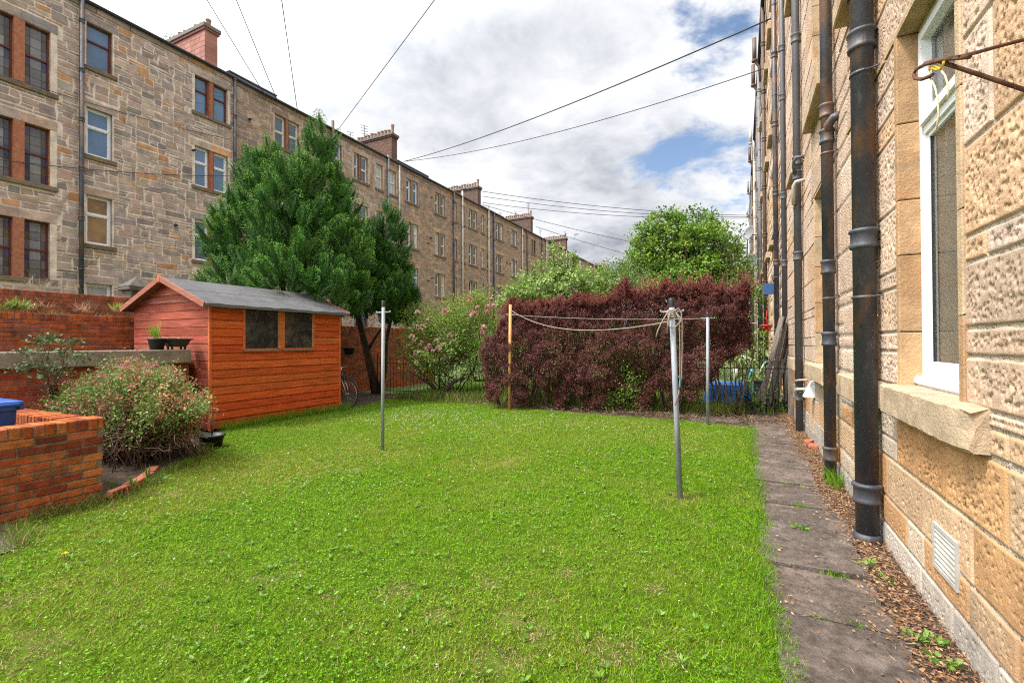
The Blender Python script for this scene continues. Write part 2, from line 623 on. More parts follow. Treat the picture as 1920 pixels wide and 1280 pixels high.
def rubble(mb, X, sg, Y0, Y1, z0, z1, zones, pal, rowh=.120, colw=.155, joint=.019, proud=.012, ch=.007):
    """random squared rubble: a jittered grid filled with stones of many sizes"""
    nr, nc = max(2, round((z1 - z0) / rowh)), max(2, round((Y1 - Y0) / colw))
    zs = np.linspace(z0, z1, nr + 1)
    ys = np.linspace(Y0, Y1, nc + 1)
    occ = np.zeros((nr, nc), bool)
    for h in zones:
        i0, i1 = np.searchsorted(ys, h[0] + .01) - 1, np.searchsorted(ys, h[1] - .01)
        j0, j1 = np.searchsorted(zs, h[2] + .01) - 1, np.searchsorted(zs, h[3] - .01)
        occ[max(j0, 0):max(j1, 0), max(i0, 0):max(i1, 0)] = True
    occ_zone = occ.copy()
    jy = RNG.uniform(-.045, .045, (nr + 1, nc + 1))
    jz = RNG.uniform(-.03, .03, (nr + 1, nc + 1))
    pad = np.zeros((nr + 2, nc + 2), bool)
    pad[1:-1, 1:-1] = occ_zone
    nearz = pad[:-1, :-1] | pad[1:, :-1] | pad[:-1, 1:] | pad[1:, 1:]
    jy[nearz] = 0
    jz[nearz] = 0
    jy[:, 0] = jy[:, -1] = 0
    jz[0] = jz[-1] = 0
    sizes = [(1, 2), (1, 3), (2, 2), (2, 3), (2, 4), (1, 4), (2, 5), (1, 1), (3, 3), (1, 2), (2, 3)]
    for r in range(nr):
        for c in range(nc):
            if occ[r, c]:
                continue
            h, w = sizes[random.randrange(len(sizes))]
            while h > 1 and (r + h > nr or occ[r:r + h, c].any()):
                h -= 1
            while w > 1 and (c + w > nc or occ[r:r + h, c:c + w].any()):
                w -= 1
            occ[r:r + h, c:c + w] = True
            cor = []
            for (a, b, sy, sz) in ((r, c, 1, 1), (r, c + w, -1, 1), (r + h, c + w, -1, -1), (r + h, c, 1, -1)):
                cor.append((ys[b] + jy[a, b] + sy * joint, zs[a] + jz[a, b] + sz * joint))
            if cor[1][0] - cor[0][0] < .03 or cor[2][0] - cor[3][0] < .03 or cor[3][1] - cor[0][1] < .03 or cor[2][1] - cor[1][1] < .03:
                continue
            block(mb, X, sg, 0, 0, 0, 0, proud * random.uniform(.6, 1.35), ch, pick(pal), cor)


WIN_MESH = {}


def window_meshes(w, h, style, tint):
    """frame and pane meshes in local space: +x outwards, y along the wall, z up, origin at the sill middle"""
    key = (round(w, 2), round(h, 2), style, tint)
    if key in WIN_MESH:
        return WIN_MESH[key]
    mf = {'white': 'white_paint', 'cream': 'cream_paint', 'brown': 'brown_paint', 'leaded': 'brown_paint', 'dark': 'dark_paint'}[style]
    fr, pn = MB(), MB()
    b = .065 if style != 'leaded' else .05
    hw = w / 2
    mid = h * random.uniform(.49, .52) if style in ('cream', 'leaded') else h * .62
    fr.box((-.07, -hw, 0), (0, -hw + b, h))
    fr.box((-.07, hw - b, 0), (0, hw, h))
    fr.box((-.07, -hw + b, 0), (0.012, hw - b, b * 1.3))
    fr.box((-.07, -hw + b, h - b), (0, hw - b, h))
    fr.box((-.07, -hw + b, mid - .03), (.006, hw - b, mid + .03))
    if style in ('white', 'cream'):   # the sash that slides inside the frame
        for (a, c) in ((b * 1.3, mid - .03), (mid + .03, h - b)):
            fr.box((-.055, -hw + b, a), (-.018, -hw + b + .035, c))
            fr.box((-.055, hw - b - .035, a), (-.018, hw - b, c))
            fr.box((-.055, -hw + b + .035, c - .035), (-.018, hw - b - .035, c))
            fr.box((-.055, -hw + b + .035, a), (-.018, hw - b - .035, a + .04))
    y0, y1 = -hw + b, hw - b
    if style == 'leaded':
        cols = [y0, y0 + (y1 - y0) * .24, y0 + (y1 - y0) * .76, y1]
        for (a, c) in ((b * 1.3, mid - .03), (mid + .03, h - b)):
            rows = np.linspace(a, c, 4)
            for i in range(3):
                for j in range(3):
                    if i == 1:
                        k = random.uniform(.10, .26)
                        cc = (k, k, k * 1.04)
                    else:
                        cc = random.choice([(.05, .055, .09), (.06, .045, .03), (.03, .04, .10), (.08, .06, .035), (.10, .10, .11)])
                    pn.quad((-.045, cols[i], rows[j]), (-.045, cols[i + 1], rows[j]), (-.045, cols[i + 1], rows[j + 1]), (-.045, cols[i], rows[j + 1]), cc)
            for y in cols[1:3]:
                fr.box((-.05, y - .006, a), (-.036, y + .006, c))
            for z in rows[1:3]:
                fr.box((-.05, y0, z - .006), (-.038, y1, z + .006))
    else:
        base = {'sky': (.10, .19, .33), 'dark': (.022, .024, .028), 'blind': (.44, .46, .48), 'mid': (.075, .115, .17), 'tan': (.30, .18, .085)}[tint]  # the blue tints put the reflected sky into the pane colour
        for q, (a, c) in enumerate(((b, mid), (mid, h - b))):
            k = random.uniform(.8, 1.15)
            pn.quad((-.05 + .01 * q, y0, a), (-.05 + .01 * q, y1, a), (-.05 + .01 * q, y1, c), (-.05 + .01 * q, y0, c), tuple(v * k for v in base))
    tmp = []
    for nm, mb, mat in (('window', fr, MT[mf]), ('pane', pn, MT['pane'])):
        me = bpy.data.meshes.new(nm)
        me.from_pydata(mb.v, [], mb.f)
        at_ = me.attributes.new('Col', 'FLOAT_COLOR', 'FACE')
        c = np.ones((len(mb.f), 4), np.float32)
        c[:, :3] = np.array(mb.c, np.float32)
        at_.data.foreach_set('color', c.ravel())
        me.update()
        me.materials.append(mat)
        tmp.append(me)
    WIN_MESH[key] = tmp
    return tmp


def add_window(parent, X, sg, y0, y1, z0, z1, style, tint, depth=.13, label=None):
    w, h = y1 - y0, z1 - z0
    fm, pm = window_meshes(w, h, style, tint)
    base = world_loc(parent)
    o = link('window', fm, parent)
    o.location = (X - sg * depth - base.x, (y0 + y1) / 2 - base.y, z0 - base.z)
    if sg < 0:
        o.rotation_euler = (0, 0, math.pi)
    p = link('pane', pm, o)
    if label:
        o['label'] = label
    return o


def reveal(mb, X, sg, y0, y1, z0, z1, col, depth=.20):
    """the four sides of an opening"""
    a, b = X, X - sg * depth
    mb.quad((a, y0, z0), (b, y0, z0), (b, y0, z1), (a, y0, z1), col)
    mb.quad((b, y1, z0), (a, y1, z0), (a, y1, z1), (b, y1, z1), col)
    mb.quad((a, y0, z1), (b, y0, z1), (b, y1, z1), (a, y1, z1), col)
    mb.quad((b, y0, z0), (a, y0, z0), (a, y1, z0), (b, y1, z0), col)


def pipe(name, mat, parent, x, y, z0, z1, r, collars=(), clips=(), sg=-1, wall=None, n=18, foot=None):
    mb = MB()
    mb.tube([(x, y, z0), (x, y, z1)], r, n)
    for z in collars:
        mb.lathe((x, y, z), [(r * 1.0, -.075), (r * 1.22, -.07), (r * 1.28, -.055), (r * 1.2, -.04), (r * 1.16, -.03), (r * 1.16, .04), (r * 1.30, .05), (r * 1.33, .062), (r * 1.24, .075), (r, .08)], n)
    for z in clips:
        mb.lathe((x, y, z), [(r, -.013), (r * 1.1, -.011), (r * 1.1, .011), (r, .013)], n)
        if wall is not None:
            mb.tube([(x - sg * r * .4, y - r * 1.02, z), (wall, y - r * 1.35, z + .012)], .007, 6)
    if foot:
        mb.lathe((x, y, foot), [(r, -.03), (r * 1.22, -.025), (r * 1.28, 0), (r * 1.15, .03), (r, .035)], n)
    return mb.build(name, mat, parent)


# ------------------------------------------------------------------ the terrace on the left
LX = -22.0
EAVE = 14.35
ROWS = [(1.95, 3.83), (5.30, 7.17), (8.65, 10.47), (12.0, 13.68)]
ROWS_ST = [(3.82, 5.84), (7.13, 9.16), (10.45, 12.64)]
PAL1 = [(0.407, 0.307, 0.25), (0.359, 0.279, 0.24), (0.436, 0.331, 0.27), (0.31, 0.25, 0.225), (0.446, 0.345, 0.285), (0.398, 0.283, 0.22), (0.242, 0.203, 0.19), (0.485, 0.255, 0.13), (0.407, 0.321, 0.28), (0.427, 0.307, 0.24), (0.272, 0.232, 0.22), (0.378, 0.298, 0.26), (0.349, 0.265, 0.22)]
PAL2 = [(0.325, 0.222, 0.155), (0.291, 0.203, 0.15), (0.369, 0.25, 0.17), (0.272, 0.194, 0.15), (0.335, 0.236, 0.175), (0.388, 0.241, 0.14), (0.252, 0.189, 0.155)]

pot_mb = MB()
pot_mb.lathe((0, 0, 0), [(.10, 0), (.125, .02), (.12, .08), (.10, .12), (.105, .36), (.125, .40), (.13, .46), (.11, .48), (.085, .46), (.085, .30)], 12)
_po = pot_mb.build('chimney_pot', MT['terracotta'])
POT = _po.data
bpy.data.objects.remove(_po)


def rep(name, me, parent, loc, rot=None, scale=None):
    o = link(name, me, parent)
    base = world_loc(parent) if parent is not None else Vector((0, 0, 0))
    o.location = Vector([float(v) for v in loc]) - base
    if rot:
        o.rotation_euler = rot
    if scale:
        o.scale = (scale,) * 3 if isinstance(scale, (int, float)) else scale
    return o


def chimney(parent, x0, x1, y0, y1, z0, z1, col, npots, mat, tallpot=None):
    mb = MB()
    nr = max(3, round((z1 - z0 - .3) / .24))
    zz = np.linspace(z0, z1 - .28, nr + 1)
    L = x1 - x0
    for j in range(nr):
        n = max(3, round(L / .42))
        xs = np.linspace(x0, x1, n + 1) + (.1 if j % 2 else 0)
        xs[0], xs[-1] = x0, x1
        for i in range(n):
            k = random.uniform(.85, 1.12)
            mb.cbox(np.zeros(3), np.array((1., 0, 0)), np.array((0, 1., 0)), np.array((0, 0, 1.)),
                    (xs[i] + .004, y0, zz[j] + .004), (xs[i + 1] - .004, y1, zz[j + 1] - .004), .006, tuple(v * k for v in col))
    mb.box((x0 + .012, y0 + .012, z0), (x1 - .012, y1 - .012, z1 - .28), tuple(v * .7 for v in col))
    dk = tuple(v * .62 for v in col)
    mb.box((x0 - .06, y0 - .06, z1 - .28), (x1 + .06, y1 + .06, z1 - .16), dk)
    mb.box((x0 - .11, y0 - .11, z1 - .16), (x1 + .11, y1 + .11, z1), (.17, .15, .13))
    ch = mb.build('chimney', mat, parent)
    for i in range(npots):
        x = x0 + (i + .5) * L / npots
        rep('chimney_pot', POT, ch, (x, (y0 + y1) / 2, z1), None, (1, 1, random.uniform(.75, 1.0) if i != tallpot else 1.5))
    return ch


def aerial(parent, x, y, z, h, kind=0):
    mb = MB()
    mb.tube([(x, y, z - .4), (x, y, z + h)], .022, 6)
    if kind == 0:
        for k in range(4):
            q = z + h - .05 - k * .2
            mb.tube([(x - .05, y - .3, q), (x + .05, y + .3, q + .1)], .017, 5)
    else:
        mb.tube([(x, y - .1, z + h), (x + .25, y + .75, z + h + .1)], .016, 5)
        for k in range(5):
            t = k / 4
            p = np.array((x + .25 * t, y + .75 * t - .05, z + h + .1 * t))
            mb.tube([p + (-.2, 0, -.12), p + (.2, 0, .12)], .013, 5)
    return mb.build('tv_aerial', MT['wire'], parent)


def tenement(name, Y0, Y1, label, pal, mortar, wins, chim, pipes, upstand=None, stained=None, rowh=.120, mull=(.26, .19, .125)):
    """wins: (y0, y1, style per row from the ground up, tint per row); pairs share a sill"""
    b = empty(name, (LX, (Y0 + Y1) / 2, 0), label, 'tenement', 'brown sandstone tenements of the terrace across the gardens')
    wall = MB()
    mulls = []
    holes, zones = [], []
    sills = []
    dressed = []

    def opening(y0, y1, z0, z1):
        holes.append((y0, y1, z0, z1))
        zones.append((y0 - .04, y1 + .04, z0 - .16, z1))
    for grp in wins:
        spans, styles, tints = grp
        ya, yb = spans[0][0], spans[-1][1]
        for r, (z0, z1) in enumerate(ROWS):
            if styles[r] is None:
                continue
            for (y0, y1) in spans:
                opening(y0, y1, z0, z1)
                add_window(b, LX, 1, y0, y1, z0, z1, styles[r], tints[r] if isinstance(tints, (list, tuple)) else random.choice(tints.split()))
            if len(spans) == 2:
                mulls.append((spans[0][1], spans[1][0], z0, z1, -.02, mull))
                holes.append((spans[0][1], spans[1][0], z0, z1))
                zones.append((spans[0][1], spans[1][0], z0, z1))
            sills.append((ya - .14, yb + .14, z0))
            dressed.append((ya - .2, yb + .2, z1, z1 + .30))
            zones.append((ya - .2, yb + .2, z1, z1 + .30))
            zones.append((ya - .14, yb + .14, z0 - .16, z0))
    if stained:
        for (spans, rows) in stained:
            ya, yb = spans[0][0], spans[-1][1]
            for (z0, z1) in rows:
                for (y0, y1) in spans:
                    opening(y0, y1, z0, z1)
                    add_window(b, LX, 1, y0, y1, z0, z1, 'leaded', 'mid', label='leaded stained-glass sash in a dark brown frame')
                mulls.append((spans[0][1], spans[1][0], z0, z1, .02, (.38, .15, .09)))
                holes.append((spans[0][1], spans[1][0], z0, z1))
                sills.append((ya - .14, yb + .2, z0))
                dressed.append((ya - .2, yb + .2, z1, z1 + .34))
                zones.append((ya - .2, yb + .2, z1, z1 + .34))
                zones.append((ya - .14, yb + .2, z0 - .16, z0))
                zones.append((ya, yb, z0, z1))
    for (y0, y1, z0, z1) in subtract_rects(Y0, Y1, -.5, EAVE, holes):
        wall.quad((LX, y0, z0), (LX, y1, z0), (LX, y1, z1), (LX, y0, z1), mortar)
    for h in holes:
        reveal(wall, LX, 1, *h, pick(pal))
    rubble(wall, LX, 1, Y0, Y1, -.4, EAVE - .25, zones, pal, rowh)
    for (y0, y1, z0, z1) in dressed:
        n = 1 if y1 - y0 < 1.4 else 2
        for i in range(n):
            block(wall, LX, 1, y0 + (y1 - y0) * i / n + .008, y0 + (y1 - y0) * (i + 1) / n - .008, z0 + .006, z1 - .01, .016, .008, tuple(v * 1.12 for v in pick(pal)))
    n = max(2, round((Y1 - Y0) / 1.1))
    for i in range(n):                              # the eaves course
        block(wall, LX, 1, Y0 + (Y1 - Y0) * i / n + .006, Y0 + (Y1 - Y0) * (i + 1) / n - .006, EAVE - .23, EAVE, .05, .006, tuple(v * .8 for v in pick(pal)))
    # the other sides of the block
    wall.quad((LX, Y0, -.5), (LX, Y0, EAVE), (LX - 11, Y0, EAVE), (LX - 11, Y0, -.5), mortar)
    wall.quad((LX, Y1, -.5), (LX - 11, Y1, -.5), (LX - 11, Y1, EAVE), (LX, Y1, EAVE), mortar)
    wall.quad((LX - 11, Y0, -.5), (LX - 11, Y0, EAVE), (LX - 11, Y1, EAVE), (LX - 11, Y1, -.5), mortar)
    wall.build('wall', MT['stone_old'], b)
    for (ya, yb, za, zb, pr, mc) in mulls:
        q = MB()
        q.box((LX - .16, ya - .001, za), (LX + pr, yb + .001, zb), mc)
        q.build('mullion', MT['stone_dressed'], b)
    for (ya, yb, z0) in sills:
        s = MB()
        k = random.uniform(.75, 1.0)
        s.cbox(np.array((LX, 0, 0.)), np.array((0, 1., 0)), np.array((1., 0, 0)), np.array((0, 0, 1.)), (ya, -.10, z0 - .15), (yb, .085, z0 + .012), .012, (.20 * k, .155 * k, .11 * k))
        s.build('sill', MT['stone_dressed'], b)
    g = MB()
    gx = LX + .13
    g.tube([(gx, Y0, EAVE + .02), (gx, Y1, EAVE + .02)], .07, 10)
    g.build('gutter', MT['wire'], b)
    rf = MB()
    rz = EAVE + 6.2 * math.tan(math.radians(27))
    rf.quad((LX + .1, Y0, EAVE + .06), (LX + .1, Y1, EAVE + .06), (LX - 5.6, Y1, rz), (LX - 5.6, Y0, rz))
    rf.quad((LX - 5.6, Y0, rz), (LX - 5.6, Y1, rz), (LX - 11.2, Y1, EAVE + .06), (LX - 11.2, Y0, EAVE + .06))
    rf.add([(LX + .1, Y1, EAVE + .06), (LX - 5.6, Y1, rz), (LX - 11.2, Y1, EAVE + .06)], [(0, 2, 1)])
    rf.add([(LX + .1, Y0, EAVE + .06), (LX - 5.6, Y0, rz), (LX - 11.2, Y0, EAVE + .06)], [(0, 1, 2)])
    if upstand:
        a, c, h = upstand
        x0, x1 = LX - .35, LX - 3.2
        rf.add([(x0, a, EAVE), (x0, c, EAVE), (x1, c, EAVE), (x1, a, EAVE), (x0 - .25, a, EAVE + h), (x0 - .25, c - .2, EAVE + h), (x1, c - .2, EAVE + h), (x1, a, EAVE + h)],
               [(0, 1, 5, 4), (1, 2, 6, 5), (2, 3, 7, 6), (3, 0, 4, 7), (4, 5, 6, 7)])
        rf.box((x1, a, EAVE + h + .002), (x0 - .2, c - .15, EAVE + h + .06))
    rf.build('roof', MT['slate'], b)
    if chim:
        chim(b)
    for (y, z0, z1, r, m, clips) in pipes:
        cl = [z for z in np.arange(z0 + 1.0, z1, 1.83)]
        pipe('drainpipe', MT[m], b, LX + .06 + r, y, z0, z1, r, cl, (), 1, LX, 10)
    return b


def sp(*px):
    """spans along the terrace front, from where their edges stand in the photograph"""
    ys = [float(on(0, LX, p, 500)[1]) for p in px]
    return [(ys[i], ys[i + 1]) for i in range(0, len(ys), 2)]


W4 = ['white'] * 4
C4 = ['cream'] * 4
T_ANY = 'sky mid mid dark blind'


def chim1(b):
    c = chimney(b, LX - 3.6, LX - .45, 13.35, 13.95, EAVE - .1, 16.55, (.36, .165, .125), 7, MT['chim_red'])
    aerial(b, LX - 3.9, 13.5, 15.9, 1.1, 1)


def chim_n(y, z, n, aer=()):
    def f(b):
        chimney(b, LX - 3.9, LX - .35, y - .6, y, EAVE - .1, z, random.choice([(.15, .09, .068), (.14, .092, .072)]), n, MT['brick'], n - 1)
        for (dx, h, k) in aer:
            aerial(b, LX - dx, y - .3, z + .1, h, k)
    return f


tenement('tenement_block', -2.0, 14.56, 'nearest brown tenement of the terrace, with leaded stained-glass stair windows and a red-painted chimney', PAL1, (.66, .56, .46),
         [(sp(161, 210), ['white', 'white', 'white', 'brown'], ['blind', 'tan', 'sky', 'sky']),
          (sp(365, 392, 401, 427), ['white', 'white', 'white', 'brown'], ['mid', 'mid', 'sky', 'sky'])],
         chim1, [(8.57, -.3, EAVE, .075, 'iron', 0), (14.42, 6, EAVE, .07, 'iron', 0)], (14.0, 14.5, .45),
         [([(6.15, 6.80), (7.07, 7.74)], ROWS_ST), ([(-.6, .1), (.4, 1.1)], ROWS_ST)], mull=(.34, .13, .075))
tenement('tenement_block', 14.56, 27.1, 'brown tenement of the terrace rising directly behind the big conifer', [tuple(v * .85 for v in c) for c in PAL1[:6]] + PAL2, (.46, .365, .275),
         [(sp(516, 535.5, 542, 561), C4, 'sky mid blind'), (sp(603, 612), C4, 'mid'), (sp(626, 641), C4, 'sky mid blind'),
          (sp(664, 673, 677, 690), ['dark', 'cream', 'cream', 'cream'], 'mid dark sky'), (sp(706, 718), C4, 'sky blind'), (sp(731, 743), C4, 'blind sky')],
         chim_n(26.9, 16.6, 11, ((3.2, 1.1, 0), (4.6, .9, 0))), [(20.45, -.3, EAVE + .5, .09, 'iron_brown', 0), (25.39, -.3, EAVE + .2, .07, 'lead', 0), (26.57, 9.5, EAVE - .1, .06, 'cream_paint', 0)],
         (14.6, 17.4, .62), mull=(.25, .12, .08))
tenement('tenement_block', 27.1, 39.3, 'third brown tenement of the terrace, white and black drainpipes together above the rose bush', PAL2, (.34, .255, .185),
         [(sp(762, 771, 775.6, 784), W4, 'blind sky mid'), (sp(816.4, 823.4, 827.2, 834.7), C4, T_ANY), (sp(851, 857), C4, T_ANY), (sp(867, 871.5), C4, T_ANY),
          (sp(879, 885.4, 887.6, 894.6), ['dark', 'cream', 'cream', 'cream'], T_ANY), (sp(903, 908), C4, T_ANY)],
         chim_n(39.1, 16.45, 12, ((1.6, .4, 0),)), [(33.63, -.3, EAVE, .085, 'iron', 0), (35.0, -.3, EAVE + .5, .075, 'pipe_white', 0)], (27.2, 31.2, .6))
tenement('tenement_block', 39.3, 51.8, 'fourth brown tenement of the terrace, behind the light green garden tree', PAL2, (.34, .255, .185),
         [(sp(914, 919), C4, T_ANY), (sp(930.7, 936, 938.3, 943.8), C4, T_ANY), (sp(958.8, 963, 965.2, 969.4), W4, 'blind blind sky'),
          (sp(980, 983.4), W4, T_ANY), (sp(988, 990.5), W4, 'blind'), (sp(997, 999.6, 1001.7, 1004.8), ['dark'] * 4, 'dark mid')],
         chim_n(51.6, 16.6, 13, ((.8, 1.5, 0), (2.5, .7, 0), (4.6, .9, 0))), [(39.75, -.3, EAVE + .5, .075, 'pipe_white', 0), (40.8, -.3, EAVE, .085, 'iron', 0), (47.55, -.3, EAVE, .07, 'pipe_white', 0), (48.9, -.3, EAVE, .08, 'iron_brown', 0)], (39.4, 44.6, .5))
tenement('tenement_block', 51.8, 64.2, 'fifth brown tenement of the terrace, mostly hidden behind the garden trees', PAL2, (.34, .255, .185),
         [(sp(1010.5, 1013.2), C4, T_ANY), (sp(1017, 1019.2), C4, T_ANY), (sp(1027.7, 1030.5, 1033, 1035), C4, T_ANY), (sp(1047.4, 1050, 1051.2, 1053.7), W4, 'blind sky')],
         chim_n(64.0, 16.5, 13, ((.6, .8, 0), (4.4, 1.6, 0), (-.9, .3, 1))), [(54.75, -.3, EAVE, .08, 'pipe_white', 0), (53.3, -.3, EAVE, .08, 'iron_brown', 0), (62.1, -.3, EAVE, .08, 'cream_paint', 0), (63.4, -.3, EAVE, .08, 'pipe_white', 0)], (52, 55.8, .35), rowh=.16)
_far = []
for i, y in enumerate((66.0, 69.0, 71.2, 74.2, 76.6, 79.8, 83.2)):
    _far.append(([(y, y + .6), (y + .85, y + 1.45)] if i % 2 == 0 else [(y, y + .62)], W4 if i % 2 else C4, T_ANY))
tenement('tenement_block', 64.2, 86.0, 'farthest brown tenement of the terrace, where the roofline meets the tree tops', PAL2, (.34, .255, .185), _far,
         chim_n(85.9, 16.0, 6), [(68.2, -.3, EAVE, .08, 'cream_paint', 0), (75.8, -.3, EAVE, .08, 'pipe_white', 0), (78.9, -.3, EAVE, .08, 'iron', 0)], (66.5, 71.5, .4), rowh=.18)

# small wall vents and overflow spouts on the fronts
_tb = [o for o in bpy.data.objects if o.name.startswith('tenement_block')]
for k, pts in ((0, ((328, 422), (467, 224), (362, 282))), (2, ((808, 370), (807, 446), (802, 456), (809, 521), (802, 526))), (3, ((952, 435), (950, 493), (956, 494)))):
    for px, py in pts:
        g = on(0, LX, px, py)
        q = MB()
        q.tube([g, g + np.array((.16, -.02, -.03))], .055, 8)
        q.build('wall_spout', MT['wire'], _tb[k])


# ------------------------------------------------------------------ the tenement on the right
RX = .95
PALR = [(.55, .398, .295), (.57, .415, .31), (.53, .375, .265), (.59, .435, .335), (.54, .35, .215), (.50, .36, .265), (.58, .42, .31), (.58, .435, .34)]
PALB = [(.50, .29, .14), (.48, .33, .20), (.47, .26, .12), (.42, .34, .26), (.50, .34, .21)]
PALG = [(.40, .35, .29), (.44, .385, .32), (.36, .32, .275), (.46, .37, .27)]


def courses(y, z):
    if z < .24 or (z < .45 and random.random() < .5):
        return random.choice(PALG)
    if z < 1.15:
        return random.choice(PALB)
    return random.choice(PALR)


def rock_stone(acc, y0, y1, z0, z1, col, res, proud=.009, pits=True, smooth=False):
    """one rock-faced stone of the right-hand wall as a fine relief (faces -x)"""
    g = .007
    y0, y1, z0, z1 = y0 + g, y1 - g, z0 + g, z1 - g
    if y1 - y0 < .03 or z1 - z0 < .03:
        return
    ny, nz = max(3, int((y1 - y0) / res)), max(3, int((z1 - z0) / res))
    yy, zz = np.meshgrid(np.linspace(0, 1, ny + 1), np.linspace(0, 1, nz + 1), indexing='ij')
    Y, Z = y0 + (y1 - y0) * yy, z0 + (z1 - z0) * zz
    sd = random.randrange(10 ** 6)
    # uneven arrises
    Y = Y + (fbm(Z * 9 + sd % 97, Y * 9, sd) - .5) * .018 * (1 - np.minimum(1, 4 * np.minimum(yy, 1 - yy)))
    Z = Z + (fbm(Y * 9 + sd % 89, Z * 9, sd + 3) - .5) * .018 * (1 - np.minimum(1, 4 * np.minimum(zz, 1 - zz)))
    ed = np.minimum(np.minimum(Y - y0, y1 - Y), np.minimum(Z - z0, z1 - Z))
    e = np.clip(ed / .010, 0, 1)
    h = proud * np.sqrt(np.clip(e, 0, 1)) + (fbm(Y * 6, Z * 6, sd + 9, 3) - .5) * .005 * e
    if pits:
        m = .030
        k = np.clip((ed - m) / .02, 0, 1)
        h = h + (fbm(Y * 60, Z * 60, sd + 5, 2) - .5) * .0022 * k + .0015 * k
        n = int((y1 - y0) * (z1 - z0) / .00085)
        if smooth:
            n //= 2
        py, pz = RNG.uniform(y0 + m, max(y0 + m + .001, y1 - m), n), RNG.uniform(z0 + m, max(z0 + m + .001, z1 - m), n)
        ry = RNG.uniform(.0038, .0075, n) * (.75 if smooth else 1)
        dp = RNG.uniform(.010, .022, n)
        sy, sz = (y1 - y0) / ny, (z1 - z0) / nz
        for a, b, r, d in zip(py, pz, ry, dp):
            i0, i1 = max(0, int((a - y0 - 2 * r) / sy)), min(ny, int((a - y0 + 2 * r) / sy) + 1)
            j0, j1 = max(0, int((b - z0 - 2.4 * r) / sz)), min(nz, int((b - z0 + 2.4 * r) / sz) + 1)
            if i1 <= i0 or j1 <= j0:
                continue
            dy, dz = Y[i0:i1 + 1, j0:j1 + 1] - a, Z[i0:i1 + 1, j0:j1 + 1] - b
            q = dy + .35 * dz
            h[i0:i1 + 1, j0:j1 + 1] -= d * np.exp(-(q * q * 1.5 + dz * dz * .5) / (r * r))
    h = np.maximum(h, -.012)
    h[0], h[-1], h[:, 0], h[:, -1] = -.0025, -.0025, -.0025, -.0025
    V = np.stack([RX - h, Y, Z], -1).reshape(-1, 3)
    idx = np.arange((ny + 1) * (nz + 1)).reshape(ny + 1, nz + 1)
    F = np.stack([idx[:-1, :-1], idx[:-1, 1:], idx[1:, 1:], idx[1:, :-1]], -1).reshape(-1, 4)
    acc.append((V, F, np.tile(np.array(col, np.float32), (len(F), 1)), 1 if pits else 0))


def right_stones(acc, mb, Y0, Y1, z0, z1, zones, fine):
    """coursed rock-faced stones round the zones; fine(y, z) gives the relief's grid size, 0 for a plain block"""
    z = z0
    first = [.22, .20, .30, .34, .12, .30, .13, .30, .12, .42, .50, .38]
    ci = 0
    while z < z1 - .05:
        h = first[ci] if ci < len(first) else random.choice([.30, .34, .38, .42, .46])
        ci += 1
        zt = min(z + h, z1)
        if z1 - zt < .12:
            zt = z1
        free = subtract_rects(Y0, Y1, z, zt, zones)
        for (a, b, c, d) in free:
            y = a
            while y < b - .01:
                w = random.choice([.38, .46, .55, .64, .75, .88]) * (1 if h > .2 else .8)
                ye = y + w
                if b - ye < .22:
                    ye = b
                parts = [(y, ye, c, d)]
                if d - c > .3 and ye - y > .5 and random.random() < .22:
                    s = c + (d - c) * random.uniform(.35, .65)
                    parts = [(y, ye, c, s), (y, ye, s, d)]
                for (p, q, r, t) in parts:
                    if q - p < .04 or t - r < .04:
                        continue
                    k = random.uniform(.86, 1.12)
                    col = tuple(min(.62, v * k) for v in courses((p + q) / 2, (r + t) / 2))
                    res = fine((p + q) / 2, (r + t) / 2)
                    if res:
                        rock_stone(acc, p, q, r, t, col, res, pits=res < .008, smooth=(t < 1.0))
                    else:
                        block(mb, RX, -1, p + .006, q - .006, r + .006, t - .006, .012 * random.uniform(.6, 1.3), .006, col)
                y = ye
        z = zt


def ashlar_reveal(mb, y_edge, dirn, z0, z1, x0, x1):
    """dressed jamb stones of one side of an opening; dirn -1: the stones lie below y_edge"""
    z = z0
    while z < z1 - .01:
        h = random.choice([.42, .5, .58, .36])
        zt = min(z + h, z1)
        if z1 - zt < .15:
            zt = z1
        k = random.uniform(.82, 1.1)
        c = random.choice([(.46, .29, .155), (.45, .32, .20), (.42, .26, .14), (.47, .35, .22)])
        lo, hi = (y_edge, y_edge + .06) if dirn > 0 else (y_edge - .06, y_edge)
        mb.cbox(np.zeros(3), np.array((1., 0, 0)), np.array((0, 1., 0)), np.array((0, 0, 1.)), (x0, lo, z + .003), (x1, hi, zt - .003), .006, tuple(v * k for v in c))
        z = zt


